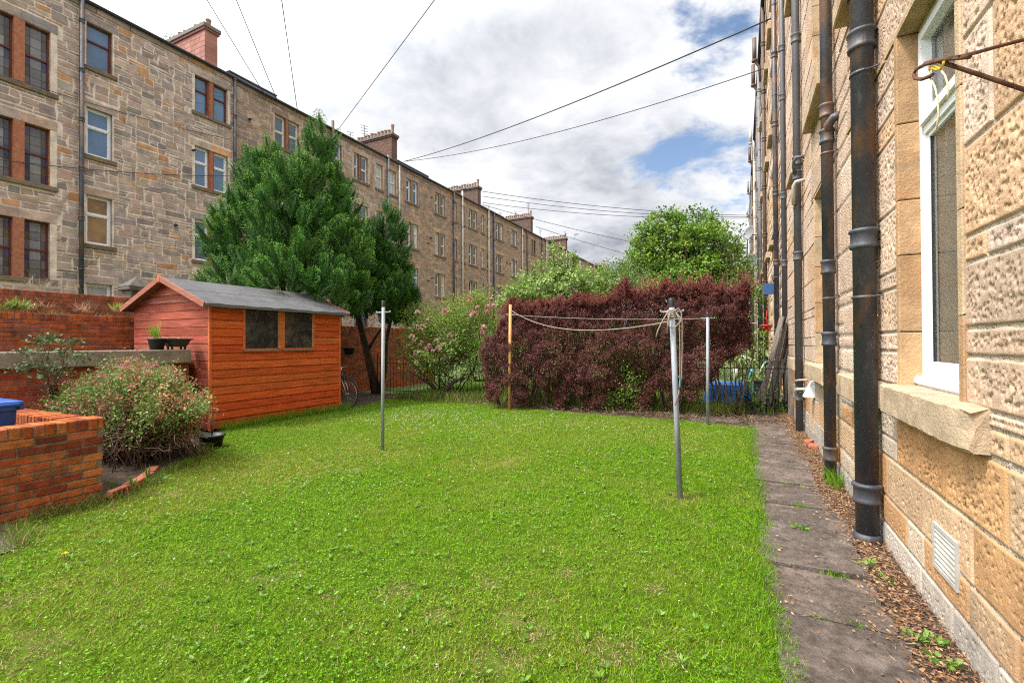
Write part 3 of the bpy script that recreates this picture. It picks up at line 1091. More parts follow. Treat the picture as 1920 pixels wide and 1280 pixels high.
def right_block(name, Y0, Y1, label, openings, fine, eave=EAVE):
    b = empty(name, (RX, (Y0 + Y1) / 2, 0), label, 'tenement')
    holes, zones = [], []
    lint = []
    for (y0, y1, z0, z1) in openings:
        holes.append((y0, y1, z0, z1))
        zones.append((y0 - .035, y1 + .035, z0, z1))
        zones.append((y0 - .32, y1 + .32, z1, z1 + .40))
        lint.append((y0 - .32, y1 + .32, z1, z1 + .40))
        zones.append((y0 - .12, y1 + .12, z0 - .20, z0))
    acc, mb = [], MB()
    right_stones(acc, mb, Y0, Y1, -.05, eave - .3, zones, fine)
    for (a, c, d, e) in lint:
        k = random.uniform(.9, 1.08)
        col = tuple(v * k for v in random.choice(PALR))
        r = fine((a + c) / 2, (d + e) / 2)
        if r:
            rock_stone(acc, a, c, d + .03, e, col, r, pits=r < .008)
        else:
            block(mb, RX, -1, a + .006, c - .006, d + .03, e - .006, .024, .01, col)
    mort = (.44, .37, .295)
    for (y0, y1, z0, z1) in subtract_rects(Y0, Y1, -.3, eave, holes):
        mb.quad((RX + .0005, y0, z0), (RX + .0005, y0, z1), (RX + .0005, y1, z1), (RX + .0005, y1, z0), mort)
    for (y0, y1, z0, z1) in openings:
        dr = MB()
        dr.cbox(np.zeros(3), np.array((1., 0, 0)), np.array((0, 1., 0)), np.array((0, 0, 1.)), (RX - .018, y0 - .30, z1), (RX + .30, y1 + .30, z1 + .034), .005, (.42, .30, .17))
        ashlar_reveal(dr, y0, -1, z0, z1 - .001, RX - .020, RX + .30)
        ashlar_reveal(dr, y1, 1, z0, z1 - .001, RX - .020, RX + .30)
        dr.build('window_surround', MT['stone_dressed'], b)
    n = max(2, round((Y1 - Y0) / 1.0))
    for i in range(n):
        block(mb, RX, -1, Y0 + (Y1 - Y0) * i / n + .005, Y0 + (Y1 - Y0) * (i + 1) / n - .005, eave - .3, eave, .06, .008, random.choice(PALR))
    for yy in (Y0, Y1):
        mb.quad((RX, yy, -.3), (RX, yy, eave), (RX + 10, yy, eave), (RX + 10, yy, -.3), mort)
    mb.quad((RX + 10, Y0, -.3), (RX + 10, Y1, -.3), (RX + 10, Y1, eave), (RX + 10, Y0, eave), mort)
    Vs, Fs, Cs = [np.array(mb.v)], [np.array(mb.f)], [np.array(mb.c)]
    off = len(mb.v)
    mi = [np.zeros(len(mb.f), np.int32)]
    for V, F, c, pk in acc:
        mi.append(np.full(len(F), 1 + (1 - pk), np.int32))
        Vs.append(V)
        Fs.append(F + off)
        Cs.append(c)
        off += len(V)
    w = mesh_np('wall', np.concatenate(Vs), np.concatenate(Fs), MT['stone_pecked'], b, np.concatenate(Cs))
    if acc:
        w.data.materials.append(MT['stone_new'])
        w.data.materials.append(MT['stone_pecked'])
        k = np.concatenate(mi)
        w.data.polygons.foreach_set('material_index', k)
        w.data.polygons.foreach_set('use_smooth', k > 0)
    rf = MB()
    rz = eave + 5 * math.tan(math.radians(27))
    rf.quad((RX - .12, Y0, eave + .05), (RX + 5, Y0, rz), (RX + 5, Y1, rz), (RX - .12, Y1, eave + .05))
    rf.quad((RX + 5, Y0, rz), (RX + 10.2, Y0, eave + .05), (RX + 10.2, Y1, eave + .05), (RX + 5, Y1, rz))
    for yy in (Y0, Y1):
        rf.add([(RX - .12, yy, eave + .05), (RX + 5, yy, rz), (RX + 10.2, yy, eave + .05)], [(0, 1, 2)])
    rf.build('roof', MT['slate'], b)
    g = MB()
    g.tube([(RX - .13, Y0, eave + .01), (RX - .13, Y1, eave + .01)], .06, 8)
    g.build('gutter', MT['wire'], b)
    return b


def stone_sill(b, y0, y1, z, label=None, x0=.81, near=False):
    mb = MB()
    if near:     # a long sill with a worn, broken near end
        ny, prof = 60, [(RX + .30, .012), (RX - .0, .0), (x0 + .012, -.004), (x0, -.016), (x0 + .002, -.10), (x0 + .004, -.185), (x0 + .02, -.20), (RX, -.20)]
        vs, fs = [], []
        for i in range(ny + 1):
            y = y0 + (y1 - y0) * i / ny
            for k, (x, dz) in enumerate(prof):
                t = max(0, 1 - (y - y0) / .16)
                wob = (float(fbm(np.array([y * 14.0]), np.array([k * 3.1]), 5)[0]) - .5)
                xx = x + (wob * .012 if 0 < k < 7 else 0) + (t * t * .05 * (1 if k in (3, 4) else .5) if 1 < k < 7 else 0)
                vs.append((xx, y + (wob * .03 if i == 0 else 0), z + dz + wob * .008 - (t * t * .02 if k in (2, 3) else 0)))
        m = len(prof)
        for i in range(ny):
            for k in range(m - 1):
                fs.append((i * m + k, i * m + k + 1, (i + 1) * m + k + 1, (i + 1) * m + k))
        fs.append(tuple(range(m)))
        mb.add(vs, fs, (.44, .335, .225))
    else:
        mb.cbox(np.array((0, 0, z)), np.array((0, 1., 0)), np.array((1., 0, 0)), np.array((0, 0, 1.)), (y0, x0, -.20), (y1, RX + .28, 0.002), .012, (.44, .335, .225))
    o = mb.build('sill', MT['stone_dressed'], b)
    if label:
        o['label'] = label
    return o


def fine_res(y, z):
    if 2.0 < y < 4.7 and z < 4.2:
        return .0062
    if 1.6 < y < 4.6 and z < 4.4:
        return .0115
    if 4.6 <= y < 6.6 and z < 4.6:
        return .02
    if -1 < y <= 1.6 and z < 3.5:
        return .035
    return 0


GR = (1.20, 3.50)
UP = [(4.70, 6.85), (8.10, 10.2), (11.4, 13.45)]
OPN = [(2.95, 3.87), (4.50, 5.22), (6.55, 7.75), (9.75, 10.5), (-.6, .4)]
ops = [(a, b, *GR) for a, b in OPN] + [(a, b, *u) for a, b in OPN for u in UP]
RB = right_block('tenement_block', -4.0, 12.3, 'honey-coloured rock-faced tenement rising beside the paved path, with a white window', ops, fine_res)
stone_sill(RB, 2.68, 3.98, 1.215, 'long sandstone sill with a worn broken near end', x0=.845, near=True)
stone_sill(RB, 4.36, 5.34, 1.20)
stone_sill(RB, 6.32, 7.92, 1.20)
stone_sill(RB, 9.6, 10.65, 1.20)
for (a, b_) in OPN[:4]:
    for u in UP:
        stone_sill(RB, a - .15, b_ + .15, u[0] - .02)


def near_window(b, y0, y1, z0, z1):
    """the white casement beside the camera: frame with stepped profile, opening light above, fixed light below, curtain and room behind"""
    x = RX + .095
    fr = MB()

    def ring(ya, yb, za, zb, w, xa, xb):
        fr.box((xa, ya, za), (xb, ya + w, zb))
        fr.box((xa, yb - w, za), (xb, yb, zb))
        fr.box((xa, ya + w, za), (xb, yb - w, za + w))
        fr.box((xa, ya + w, zb - w), (xb, yb - w, zb))
    ring(y0, y1, z0 + .06, z1, .045, x, x + .07)
    ring(y0 + .045, y1 - .045, z0 + .105, z1 - .045, .022, x + .012, x + .07)
    fr.box((x - .03, y0, z0 + .002), (x + .07, y1, z0 + .06))        # the projecting bottom member
    fr.box((x - .045, y0, z0 + .018), (x - .03, y1, z0 + .05))
    mid = 2.84
    fr.box((x + .004, y0 + .067, mid - .035), (x + .07, y1 - .067, mid + .035))
    ring(y0 + .058, y1 - .058, mid + .020, z1 - .06, .05, x - .018, x + .05)
    ring(y0 + .067, y1 - .067, z0 + .127, mid - .035, .03, x + .02, x + .05)
    o = fr.build('window', MT['white_paint'], b)
    o['label'] = 'white framed window with an opening top light'
    g = MB()
    for (za, zb) in ((z0 + .15, mid - .06), (mid + .07, z1 - .11)):
        g.quad((x + .035, y0 + .09, za), (x + .035, y0 + .09, zb), (x + .035, y1 - .09, zb), (x + .035, y1 - .09, za))
    g.build('pane', MT['glass'], o)
    gk = MB()
    for (za, zb) in ((z0 + .155, mid - .066), (mid + .071, z1 - .111)):   # black gaskets
        gk.box((x + .026, y1 - .102, za), (x + .034, y1 - .096, zb))
        gk.box((x + .026, y0 + .096, za), (x + .034, y0 + .102, zb))
    gk.build('gasket', MT['black_plastic'], o)
    cu = MB()
    n = 90
    pts = []
    for i in range(n + 1):
        t = i / n
        y = y0 + .02 + (y1 - y0 - .04) * t
        pts.append((x + .088 + .022 * math.sin(t * 46) + .012 * math.sin(t * 19 + 1), y))
    for i in range(n):
        (xa, ya), (xb, yb) = pts[i], pts[i + 1]
        cu.add([(xa, ya, z0 - .1), (xb, yb, z0 - .1), (xb, yb, z1 + .1), (xa, ya, z1 + .1)], [(0, 1, 2, 3)], smooth=True)
    cu.build('curtain', MT['curtain'], o)
    rm = MB()
    rm.box((x + .075, y0 - .6, z0 - .4), (x + 2.4, y1 + .6, z1 + .3))
    rm.f.pop(5)
    rm.c.pop()
    rm.s.pop()
    rm.build('room', MT['room'], b)
    return o


near_window(RB, 2.95, 3.87, 1.215, 3.50)
for i, (a, b_) in enumerate(OPN):
    if i:
        add_window(RB, RX, -1, a, b_, GR[0], GR[1], 'white', 'dark', .12)
    for u in UP:
        add_window(RB, RX, -1, a, b_, u[0], u[1], 'white', 'mid', .12)

# drainpipes fixed to the wall
zc = lambda y, px=1618: float(on(0, .85, px, y)[2])
PX = .845
p1 = pipe('drainpipe', MT['iron'], RB, PX, 4.38, -.06, EAVE, .074, [zc(22, 1601), zc(108, 1605), zc(455, 1614), zc(925, 1628), 6.3, 8.1, 9.9, 11.7, 13.5],
          [zc(168, 1605), zc(560, 1616)], wall=RX + .02, n=28, foot=.02)
p1['label'] = 'broad rust-streaked black cast-iron pipe'
p2 = pipe('drainpipe', MT['iron'], RB, .855, 6.08, -.05, EAVE, .057, [zc(190, 1556), zc(236, 1558), zc(490, 1565), zc(635, 1567), zc(868, 1570), 7.0, 9.0, 11, 13], [zc(275, 1556), zc(553, 1566)], wall=RX + .02, n=24)
p2['label'] = 'slimmer black cast-iron pipe with a branch from the wall'
br = MB()
zb = zc(212, 1560)
br.tube([(.855, 6.08, zb - .10), (.86, 6.02, zb), (.90, 5.97, zb + .05), (.97, 5.95, zb + .06)], .045, 12)
br.build('pipe_branch', MT['iron'], RB)
p3 = pipe('drainpipe', MT['iron_grey'], RB, .86, 9.12, -.05, EAVE, .057, [zc(20, 1500), zc(270, 1503), zc(300, 1503), zc(465, 1505), zc(752, 1508), 8.8, 10.6, 12.4], [zc(735, 1508), zc(365, 1504)], wall=RX + .02, n=20)
p3['label'] = 'grey painted pipe with small white waste pipes joining it'
wp = MB()
z_a, z_b = zc(360, 1504), zc(318, 1504)
wp.tube([(.80, 9.06, z_a), (.79, 9.0, z_a + .12), (.79, 8.96, (z_a + z_b) / 2), (.79, 8.93, z_b - .06), (.82, 8.90, z_b), (.96, 8.88, z_b + .01)], .028, 10)
wp.build('waste_pipe', MT['pipe_white'], RB)
for px_, py_, r_ in ((1512, 741, .024), (1512, 722, .014)):
    wp = MB()
    zq = zc(py_, px_)
    wp.tube([(.83, 9.08, zq - .03), (.80, 8.98, zq), (.84, 8.85, zq + .02), (.96, 8.80, zq + .03)], r_, 10)
    wp.build('waste_pipe', MT['pipe_white'], RB)
zz_ = zc(268, 1506)
ub = MB()
ub.tube([(.82, 9.06, zz_ - .16), (.80, 9.0, zz_ - .05), (.80, 8.96, zz_ + .02), (.84, 8.92, zz_ + .06), (.96, 8.9, zz_ + .05)], .026, 10)
ub.build('waste_pipe', MT['iron_grey'], RB)
p4 = pipe('drainpipe', MT['iron_grey'], RB, .88, 12.15, -.05, EAVE, .052, [zc(130, 1473), zc(340, 1474), zc(480, 1475), zc(20, 1473), 9.5, 11.5], [], n=16)
# the white boiler flue cap low on the wall and its grey conduit
vc = MB()
yv, zv = 8.0, float(on(0, .86, 1535, 745)[2])
vc.add([(RX, yv - .09, zv + .13), (RX, yv + .09, zv + .13), (RX, yv + .09, zv - .10), (RX, yv - .09, zv - .10), (RX - .05, yv - .08, zv + .12), (RX - .05, yv + .08, zv + .12), (RX - .15, yv + .085, zv - .10), (RX - .15, yv - .085, zv - .10)],
       [(0, 1, 5, 4), (4, 5, 6, 7), (1, 2, 6, 5), (3, 0, 4, 7), (2, 3, 7, 6)])
vc.build('vent_cowl', MT['plastic_white'], RB)
# the louvred air vent near the ground
av, fr_ = MB(), MB()
ya, yb, za, zb2 = 3.02, 3.30, .30, .50
for k in range(7):
    z = za + .014 + k * .0275
    av.add([(RX - .020, ya, z), (RX - .020, yb, z), (RX - .006, yb, z + .024), (RX - .006, ya, z + .024), (RX - .017, ya, z - .003), (RX - .017, yb, z - .003)], [(0, 1, 2, 3), (4, 5, 1, 0)])
vent = av.build('air_vent', MT['vent_grey'], RB)
for lo, hi in (((RX - .022, ya - .02, za - .02), (RX, yb + .02, za)), ((RX - .022, ya - .02, zb2), (RX, yb + .02, zb2 + .02)), ((RX - .022, ya - .02, za), (RX, ya, zb2)), ((RX - .022, yb, za), (RX, yb + .02, zb2))):
    fr_.box(lo, hi)
fr_.build('vent_frame', MT['vent_grey'], vent)
# small iron hook on the wall beside the broad pipe
hk = MB()
hp = on(0, .93, 1648, 491)
hk.tube([hp + (.02, -.02, 0), hp + (-.05, -.01, -.004), hp + (-.08, .0, .01), hp + (-.085, .0, .035), hp + (-.06, 0, .045), hp + (-.045, 0, .03)], .006, 8)
hk.build('wall_hook', MT['rust'], RB)
# rusty pulley bracket with a knotted cord
rk = empty('pulley_bracket', on(0, RX, 1985, 130), 'rusty hooked iron rod bracket on the wall before the white window', 'bracket')
rr = MB()
T = on(0, .60, 1755, 117)
w1, w2 = on(0, RX, 2010, 52), on(0, RX, 2030, 205)
tip = [on(0, .60, 1765, 113), on(0, .595, 1735, 121), on(0, .59, 1718, 130), on(0, .585, 1713, 139), on(0, .585, 1716, 147), on(0, .59, 1728, 149), on(0, .595, 1742, 144), on(0, .6, 1749, 140)]
rr.tube([w1, T + (w1 - T) * .5, on(0, .62, 1800, 107)] + tip, .0062, 8)
rr.build('hooked_rod', MT['rust'], rk)
rr = MB()
rr.tube([w2, on(0, .605, 1772, 119), on(0, .6, 1757, 113), on(0, .6, 1735, 119)], .0068, 8)
rr.tube([on(0, .61, 1755, 115), on(0, .62, 1785, 110), on(0, .63, 1818, 107)], .0065, 8)
rr.build('brace_rod', MT['rust'], rk)
cd = MB()
cs = lambda *pts: [on(0, .6, x, y) for x, y in pts]
cd.tube(cs((1743, 124), (1742, 132), (1745, 148), (1753, 163), (1758, 185), (1760, 215), (1756, 242), (1750, 250)), .0028, 6)
cd.tube(cs((1766, 134), (1772, 142), (1777, 158), (1778, 175), (1775, 190)), .0028, 6)
cd_o = cd.build('cord', material('pale_cord', (.62, .52, .32), rough=.8, var=.1, bump=0), None)
tag(cd_o, 'pale cord with a yellow knot hanging from the rusty hooked rod', 'cord')
kn = MB()
kn.tube(cs((1743, 131), (1745, 124), (1754, 124), (1764, 130), (1769, 121), (1770, 115)), .004, 6)
kn.tube(cs((1764, 129), (1757, 131), (1748, 128), (1743, 130)), .004, 6)
kn.build('knot', material('yellow_cord', (.65, .36, .02), rough=.7, var=.1, bump=0), cd_o)

# the next tenement, beyond the garden fence
ops2 = [(a, a + .95, *u) for a in (14.6, 16.6, 19.0, 21.4, 23.4, 26.5, 29, 32, 35, 38.5, 42) for u in [GR] + UP]
RB2 = right_block('tenement_block', 12.3, 80.0, 'honey sandstone tenement beyond the garden fence, with satellite dishes and rows of pipes', ops2, lambda y, z: 0)
for (y0, y1, z0, z1) in ops2:
    stone_sill(RB2, y0 - .14, y1 + .14, z0 - .02)
    add_window(RB2, RX, -1, y0, y1, z0, z1, 'white', 'mid', .12)
for (y, r, m, zt, x) in ((14.15, .062, 'iron', EAVE, .845), (14.75, .034, 'iron', EAVE, .85), (20.3, .07, 'iron_brown', EAVE + .1, .84), (24.6, .075, 'lead', EAVE, .83), (27.5, .07, 'iron', EAVE, .84),
                         (33.5, .08, 'pipe_white', EAVE + .2, .83), (40.5, .08, 'iron_brown', EAVE + .2, .83), (47, .08, 'iron_grey', EAVE + .2, .83), (56, .1, 'pipe_white', EAVE + .2, .82)):
    pipe('drainpipe', MT[m], RB2, x, y, 0, zt, r, [float(v) for v in np.arange(1.6 + y % 1, EAVE, 1.83)], [float(v) for v in np.arange(.8, EAVE, 2.4)], wall=RX, n=14)
for (y, z, m) in ((23.0, 14.0, 'iron_brown'), (25.2, 14.0, 'iron_brown'), (33.0, 14.2, 'pipe_white'), (36.0, 14.1, 'iron_brown'), (44, 14.2, 'lead'), (52, 14.2, 'pipe_white')):
    st = MB()
    st.tube([(.84, y, z - 1.2), (.80, y, z - .55), (.72, y, z - .42), (.64, y, z - .28), (.62, y, z - .1)], .05, 10)
    st.tube([(.62, y, z - .3), (.62, y, z + .75)], .085, 12)
    st.lathe((.62, y, z), [(.085, -.3), (.11, -.28), (.115, -.2), (.085, -.18)], 12)
    st.build('vent_stack', MT[m], RB2)
# satellite dishes


def dish(px, py, x, r, lab):
    c = on(0, x, px, py)
    d = empty('satellite_dish', c, lab, 'satellite dish', 'satellite dishes on the right-hand tenement')
    ax = unit(np.array((-.75, -.55, .30)))
    m = MB()
    m.lathe(c, [(0, -.02), (r * .5, .0), (r * .85, .05), (r, .09), (r * 1.02, .085), (r * .86, .035), (r * .5, -.015), (.001, -.04)], 22, ax)
    m.build('reflector', MT['dish'], d)
    a = MB()
    lo = c - np.array((0, 0, r * .9))
    a.tube([lo - ax * .05, lo + ax * .25, c + ax * .55 - (0, 0, r * .25)], .014, 6)
    a.tube([c + ax * .50 - (0, 0, r * .25), c + ax * .64 - (0, 0, r * .25)], .04, 8)
    a.build('feed_arm', MT['dish'], d)
    b_ = MB()
    b_.tube([c - ax * .03, (x + .08, c[1] + .12, c[2] - .06), (RX, c[1] + .14, c[2] - .06)], .022, 6)
    b_.build('wall_mount', MT['dish'], d)


dish(1411, 493, .46, .37, 'larger grey satellite dish low on the wall above the purple hedge end')
dish(1406, 438, .40, .36, 'smaller-looking grey satellite dish higher and farther along the wall')
sg_ = on(0, .78, 1440, 543)
m = MB()
m.cbox(sg_, np.array((0, 1., 0)), np.array((1., 0, 0)), np.array((0, 0, 1.)), (-.19, -.02, -.17), (.19, .02, .17), .006)
m.cbox(sg_, np.array((1., 0, 0)), np.array((0, 1., 0)), np.array((0, 0, 1.)), (-.13, -.24, -.17), (.17, -.20, .17), .006)
so = m.build('wall_sign', MT['sign_blue'], None)
tag(so, 'small blue box sign fixed high among the pipes beyond the fence', 'sign')
rd = on(0, RX, 1428, 606)
m = MB()
m.tube([rd + np.array((0, 0, 0)), rd + np.array((-.55, .1, .02))], .02, 8)
m.tube([rd + np.array((.02, 0, 0)), rd + np.array((-.07, .02, 0))], .045, 10)
tag(m.build('clothes_bracket', MT['pipe_white'], None), 'white rod bracket sticking out of the wall beyond the fence', 'bracket')


# ------------------------------------------------------------------ ground, lawn, path
def structure(o):
    return tag(o, kind='structure')


def sheet(name, poly, z, mat, thick=0, label=None):
    mb = MB()
    n = len(poly)
    vs = [(x, y, z) for x, y in poly]
    fs = [tuple(range(n))]
    if thick:
        vs += [(x, y, z - thick) for x, y in poly]
        fs += [(i, i + n, (i + 1) % n + n, (i + 1) % n) for i in range(n)]
    mb.add(vs, fs)
    return tag(mb.build(name, mat), label, 'ground', kind='structure')


sheet('ground', [(-300, -200), (300, -200), (300, 400), (-300, 400)], -.03, MT['ground'], label='rough grassy ground of the gardens')
LAWN = [(.20, -1.8), (.27, 2.0), (.24, 2.75), (.15, 3.3), (.16, 4.2), (.17, 5.2), (.17, 7.0), (.19, 9.3), (-1.0, 9.55), (-3.0, 9.65), (-5.0, 10.0), (-7.2, 10.6), (-8.7, 10.3),
        (-8.25, 8.2), (-8.25, 5.3), (-7.6, 4.75), (-6.7, 3.75), (-6.05, 3.05), (-5.52, 2.42), (-5.50, 1.67), (-5.0, 1.64), (-4.77, 1.34), (-4.80, .8), (-4.8, -1.8)]
lawn = sheet('lawn', LAWN, 0.0, MT['lawn'], .03, 'sunlit green lawn with bare and yellowed patches')
sheet('soil_bed', [(-8.4, 4.9), (-7.5, 4.7), (-6.62, 3.72), (-6.0, 3.02), (-5.5, 2.36), (-8.7, 2.3)], .03, MT['soil'], .06, 'dark soil bed under the pink shrub')
sheet('soil_bed', [(-11, 8.1), (-8.3, 8.2), (-8.7, 10.3), (-7.2, 10.6), (-5.0, 10.0), (-3.0, 9.65), (-1, 9.55), (.2, 9.3), (.7, 9.6), (.9, 11.6), (-10.9, 11.2)], -.008, MT['soil'], .02, 'dark soil strip along the railings and hedge')
sheet('soil_strip', [(.6, -2), (.955, -2), (.955, 11.6), (.6, 11.6)], -.006, MT['soil'], .02, 'soil strip covered in litter between path and wall')
PATHJ = [-1.6, -.7, .2, 1.1, 1.95]
for px, py in ((1517, 1153), (1521, 1067), (1529, 999), (1501, 948), (1466, 905), (1459, 876), (1451, 852), (1443, 830), (1437, 815)):
    PATHJ.append(float(on(2, .01, px, py)[1]))
PATHJ += [10.0]
mb = MB()
for i in range(len(PATHJ) - 1):
    a, b = PATHJ[i] + .012, PATHJ[i + 1] - .012
    xl, xr = .13 + random.uniform(-.02, .02), .73 + random.uniform(-.04, .05)
    sk = random.uniform(-.02, .02)
    n = 14
    left = [(xl + random.uniform(-.008, .008), a + (b - a) * t / n) for t in range(n + 1)]
    right = [(xr + random.uniform(-.014, .014), a + (b - a) * t / n + sk) for t in range(n + 1)]
    k = random.uniform(.82, 1.12)
    c = random.choice([(.125, .098, .080), (.14, .110, .092), (.112, .090, .076)])
    c = tuple(v * k for v in c)
    zt = .014 + random.uniform(-.010, .012)
    tl = random.uniform(-.012, .012)
    vs = [(x, y, zt) for x, y in left] + [(x, y, zt + tl) for x, y in right]
    m_ = n + 1
    vs += [(x - .004, y, -.05) for x, y in left] + [(x + .004, y, -.05) for x, y in right]
    fs = [(j, m_ + j, m_ + j + 1, j + 1) for j in range(n)]
    fs += [(j, j + 1, 2 * m_ + j + 1, 2 * m_ + j) for j in range(n)] + [(m_ + j + 1, m_ + j, 3 * m_ + j, 3 * m_ + j + 1) for j in range(n)]
    fs += [(m_, 0, 2 * m_, 3 * m_), (n, m_ + n, 3 * m_ + n, 2 * m_ + n)]
    mb.add(vs, fs, c)
# the cross path by the railings
for (x0, x1) in ((-.9, -.05), (-.03, .62)):
    mb.box((x0, 9.62 if x0 < -.5 else 10.02, -.05), (x1, 10.25, .008), (.10, .088, .078))
tag(mb.build('path', MT['flag']), 'worn stone flag path along the foot of the right-hand wall', 'path', kind='structure')
mb = MB()
mb.add([(-5.55, .7, .010), (-4.80, .75, .010), (-4.74, 1.30, .010), (-4.80, 1.48, .010), (-5.02, 1.66, .010), (-5.55, 1.70, .010)], [(0, 1, 2, 3, 4, 5)], (.105, .088, .074))
mb.add([(-4.4, -.3, .012), (-3.35, -.35, .012), (-3.3, .55, .012), (-3.6, .72, .012), (-4.35, .6, .012)], [(0, 1, 2, 3, 4)], (.17, .15, .13))
tag(mb.build('paving', MT['flag']), 'stone flags half sunk in the grass by the brick wall', 'paving', kind='structure')


def inside(poly, X, Y):
    r = np.zeros(len(X), bool)
    n = len(poly)
    for i in range(n):
        x0, y0 = poly[i]
        x1, y1 = poly[(i + 1) % n]
        c = ((y0 > Y) != (y1 > Y)) & (X < (x1 - x0) * (Y - y0) / (y1 - y0 + 1e-12) + x0)
        r ^= c
    return r


def leaf_arrays(P, D, Nn, L, W, fold=.15):
    """folded diamond leaves: base, left, tip, right"""
    D = unit(D)
    S = unit(np.cross(D, Nn))
    Nn = np.cross(S, D)
    L, W = np.broadcast_to(L, len(P))[:, None], np.broadcast_to(W, len(P))[:, None]
    mid = P + D * L * .45 + Nn * W * fold
    V = np.stack([P, mid + S * W * .5, P + D * L, mid - S * W * .5], 1).reshape(-1, 3)
    b = np.arange(len(P))[:, None] * 4
    F = np.stack([b + [0, 1, 2], b + [0, 2, 3]], 1).reshape(-1, 3)
    return V, F


def leaves(name, P, D, Nn, L, W, col, mat, parent=None, fold=.15):
    V, F = leaf_arrays(P, D, Nn, L, W, fold)
    return mesh_np(name, V, F, mat, parent, np.repeat(col, 2, 0))


def rnd_dirs(n, up=0.0, rng=RNG):
    v = rng.normal(size=(n, 3))
    v = unit(v)
    v[:, 2] += up
    return unit(v)


def mixcol(n, cols, wts=None, jit=.18, rng=RNG):
    cols = np.array(cols)
    i = rng.choice(len(cols), n, p=None if wts is None else np.array(wts) / sum(wts))
    return cols[i] * rng.uniform(1 - jit, 1 + jit, (n, 1))


POLES = [(-4.54, 5.13), (-.54, 4.76), (-4.72, 9.49), (-.57, 9.3)]


def dry_map(X, Y):
    """0 lush .. 1 worn: a broad tint of yellow and a few small worn spots"""
    d = .30 + .5 * (fbm(X * .8 + 3, Y * .8, 41, 3) - .5) + .35 * (fbm(X * 3.1, Y * 3.1, 43, 3) - .5)
    d = d + .46 * np.exp(-((X + 5.2) ** 2 / .7 + (Y - 3.4) ** 2 / 1.3)) + .12 * np.exp(-((X + 3.4) ** 2 / 4 + (Y - 6.5) ** 2 / 3))
    d = d + .12 * np.exp(-((X + .9) ** 2 / .8 + (Y - 2.1) ** 2 / .8))
    for x, y in POLES:
        d = d + .30 * np.exp(-((X - x) ** 2 + (Y - y) ** 2) / .04)
    return d


WORN = [(float(p[0]), float(p[1]), r) for p, r in ((on(2, 0, 1150, 1225), .10), (on(2, 0, 1265, 1240), .05), (on(2, 0, 930, 1240), .10), (on(2, 0, 745, 1110), .08), (on(2, 0, 960, 1160), .07), (on(2, 0, 915, 1095), .05), (on(2, 0, 1060, 1075), .06),
                                                   (on(2, 0, 820, 1155), .05), (on(2, 0, 620, 1120), .04), (on(2, 0, 1230, 1105), .05), (on(2, 0, 60, 1225), .12), (on(2, 0, 20, 1130), .08), (on(2, 0, 1010, 1200), .05))]


def worn(X, Y):
    w = 0
    for x, y, r in WORN:
        w = w + np.exp(-((X - x) ** 2 + (Y - y) ** 2) / (r * r)) * (.75 + 1.0 * fbm(X * 14, Y * 14, 51, 3))
    return np.clip(w, 0, 1)


def blades(name, X, Y, Z, H, Wd, col, mat, lean=.5, segs=2):
    n = len(X)
    a = RNG.uniform(0, 2 * np.pi, n)
    b = RNG.uniform(0, 2 * np.pi, n)
    dx, dy = np.cos(a) * Wd / 2, np.sin(a) * Wd / 2
    ln = H * RNG.uniform(.1, lean * 2, n)
    lx, ly = np.cos(b) * ln, np.sin(b) * ln
    o = np.stack([X, Y, Z], 1)
    s = np.stack([dx, dy, 0 * dx], 1)
    l1 = np.stack([lx * .35, ly * .35, H * .6], 1)
    l2 = np.stack([lx, ly, H], 1)
    if segs == 1:
        V = np.stack([o - s, o + s, o + l2], 1).reshape(-1, 3)
        k = np.arange(n)[:, None] * 3
        F = k + np.array([0, 1, 2])
        return mesh_np(name, V, F, mat, None, col)
    V = np.stack([o - s, o + s, o + l1 + s * .8, o + l1 - s * .8, o + l2], 1).reshape(-1, 3)
    k = np.arange(n)[:, None] * 5
    F = np.stack([k + [0, 1, 2], k + [0, 2, 3], k + [3, 2, 4]], 1).reshape(-1, 3)
    return mesh_np(name, V, F, mat, None, np.repeat(col, 3, 0))


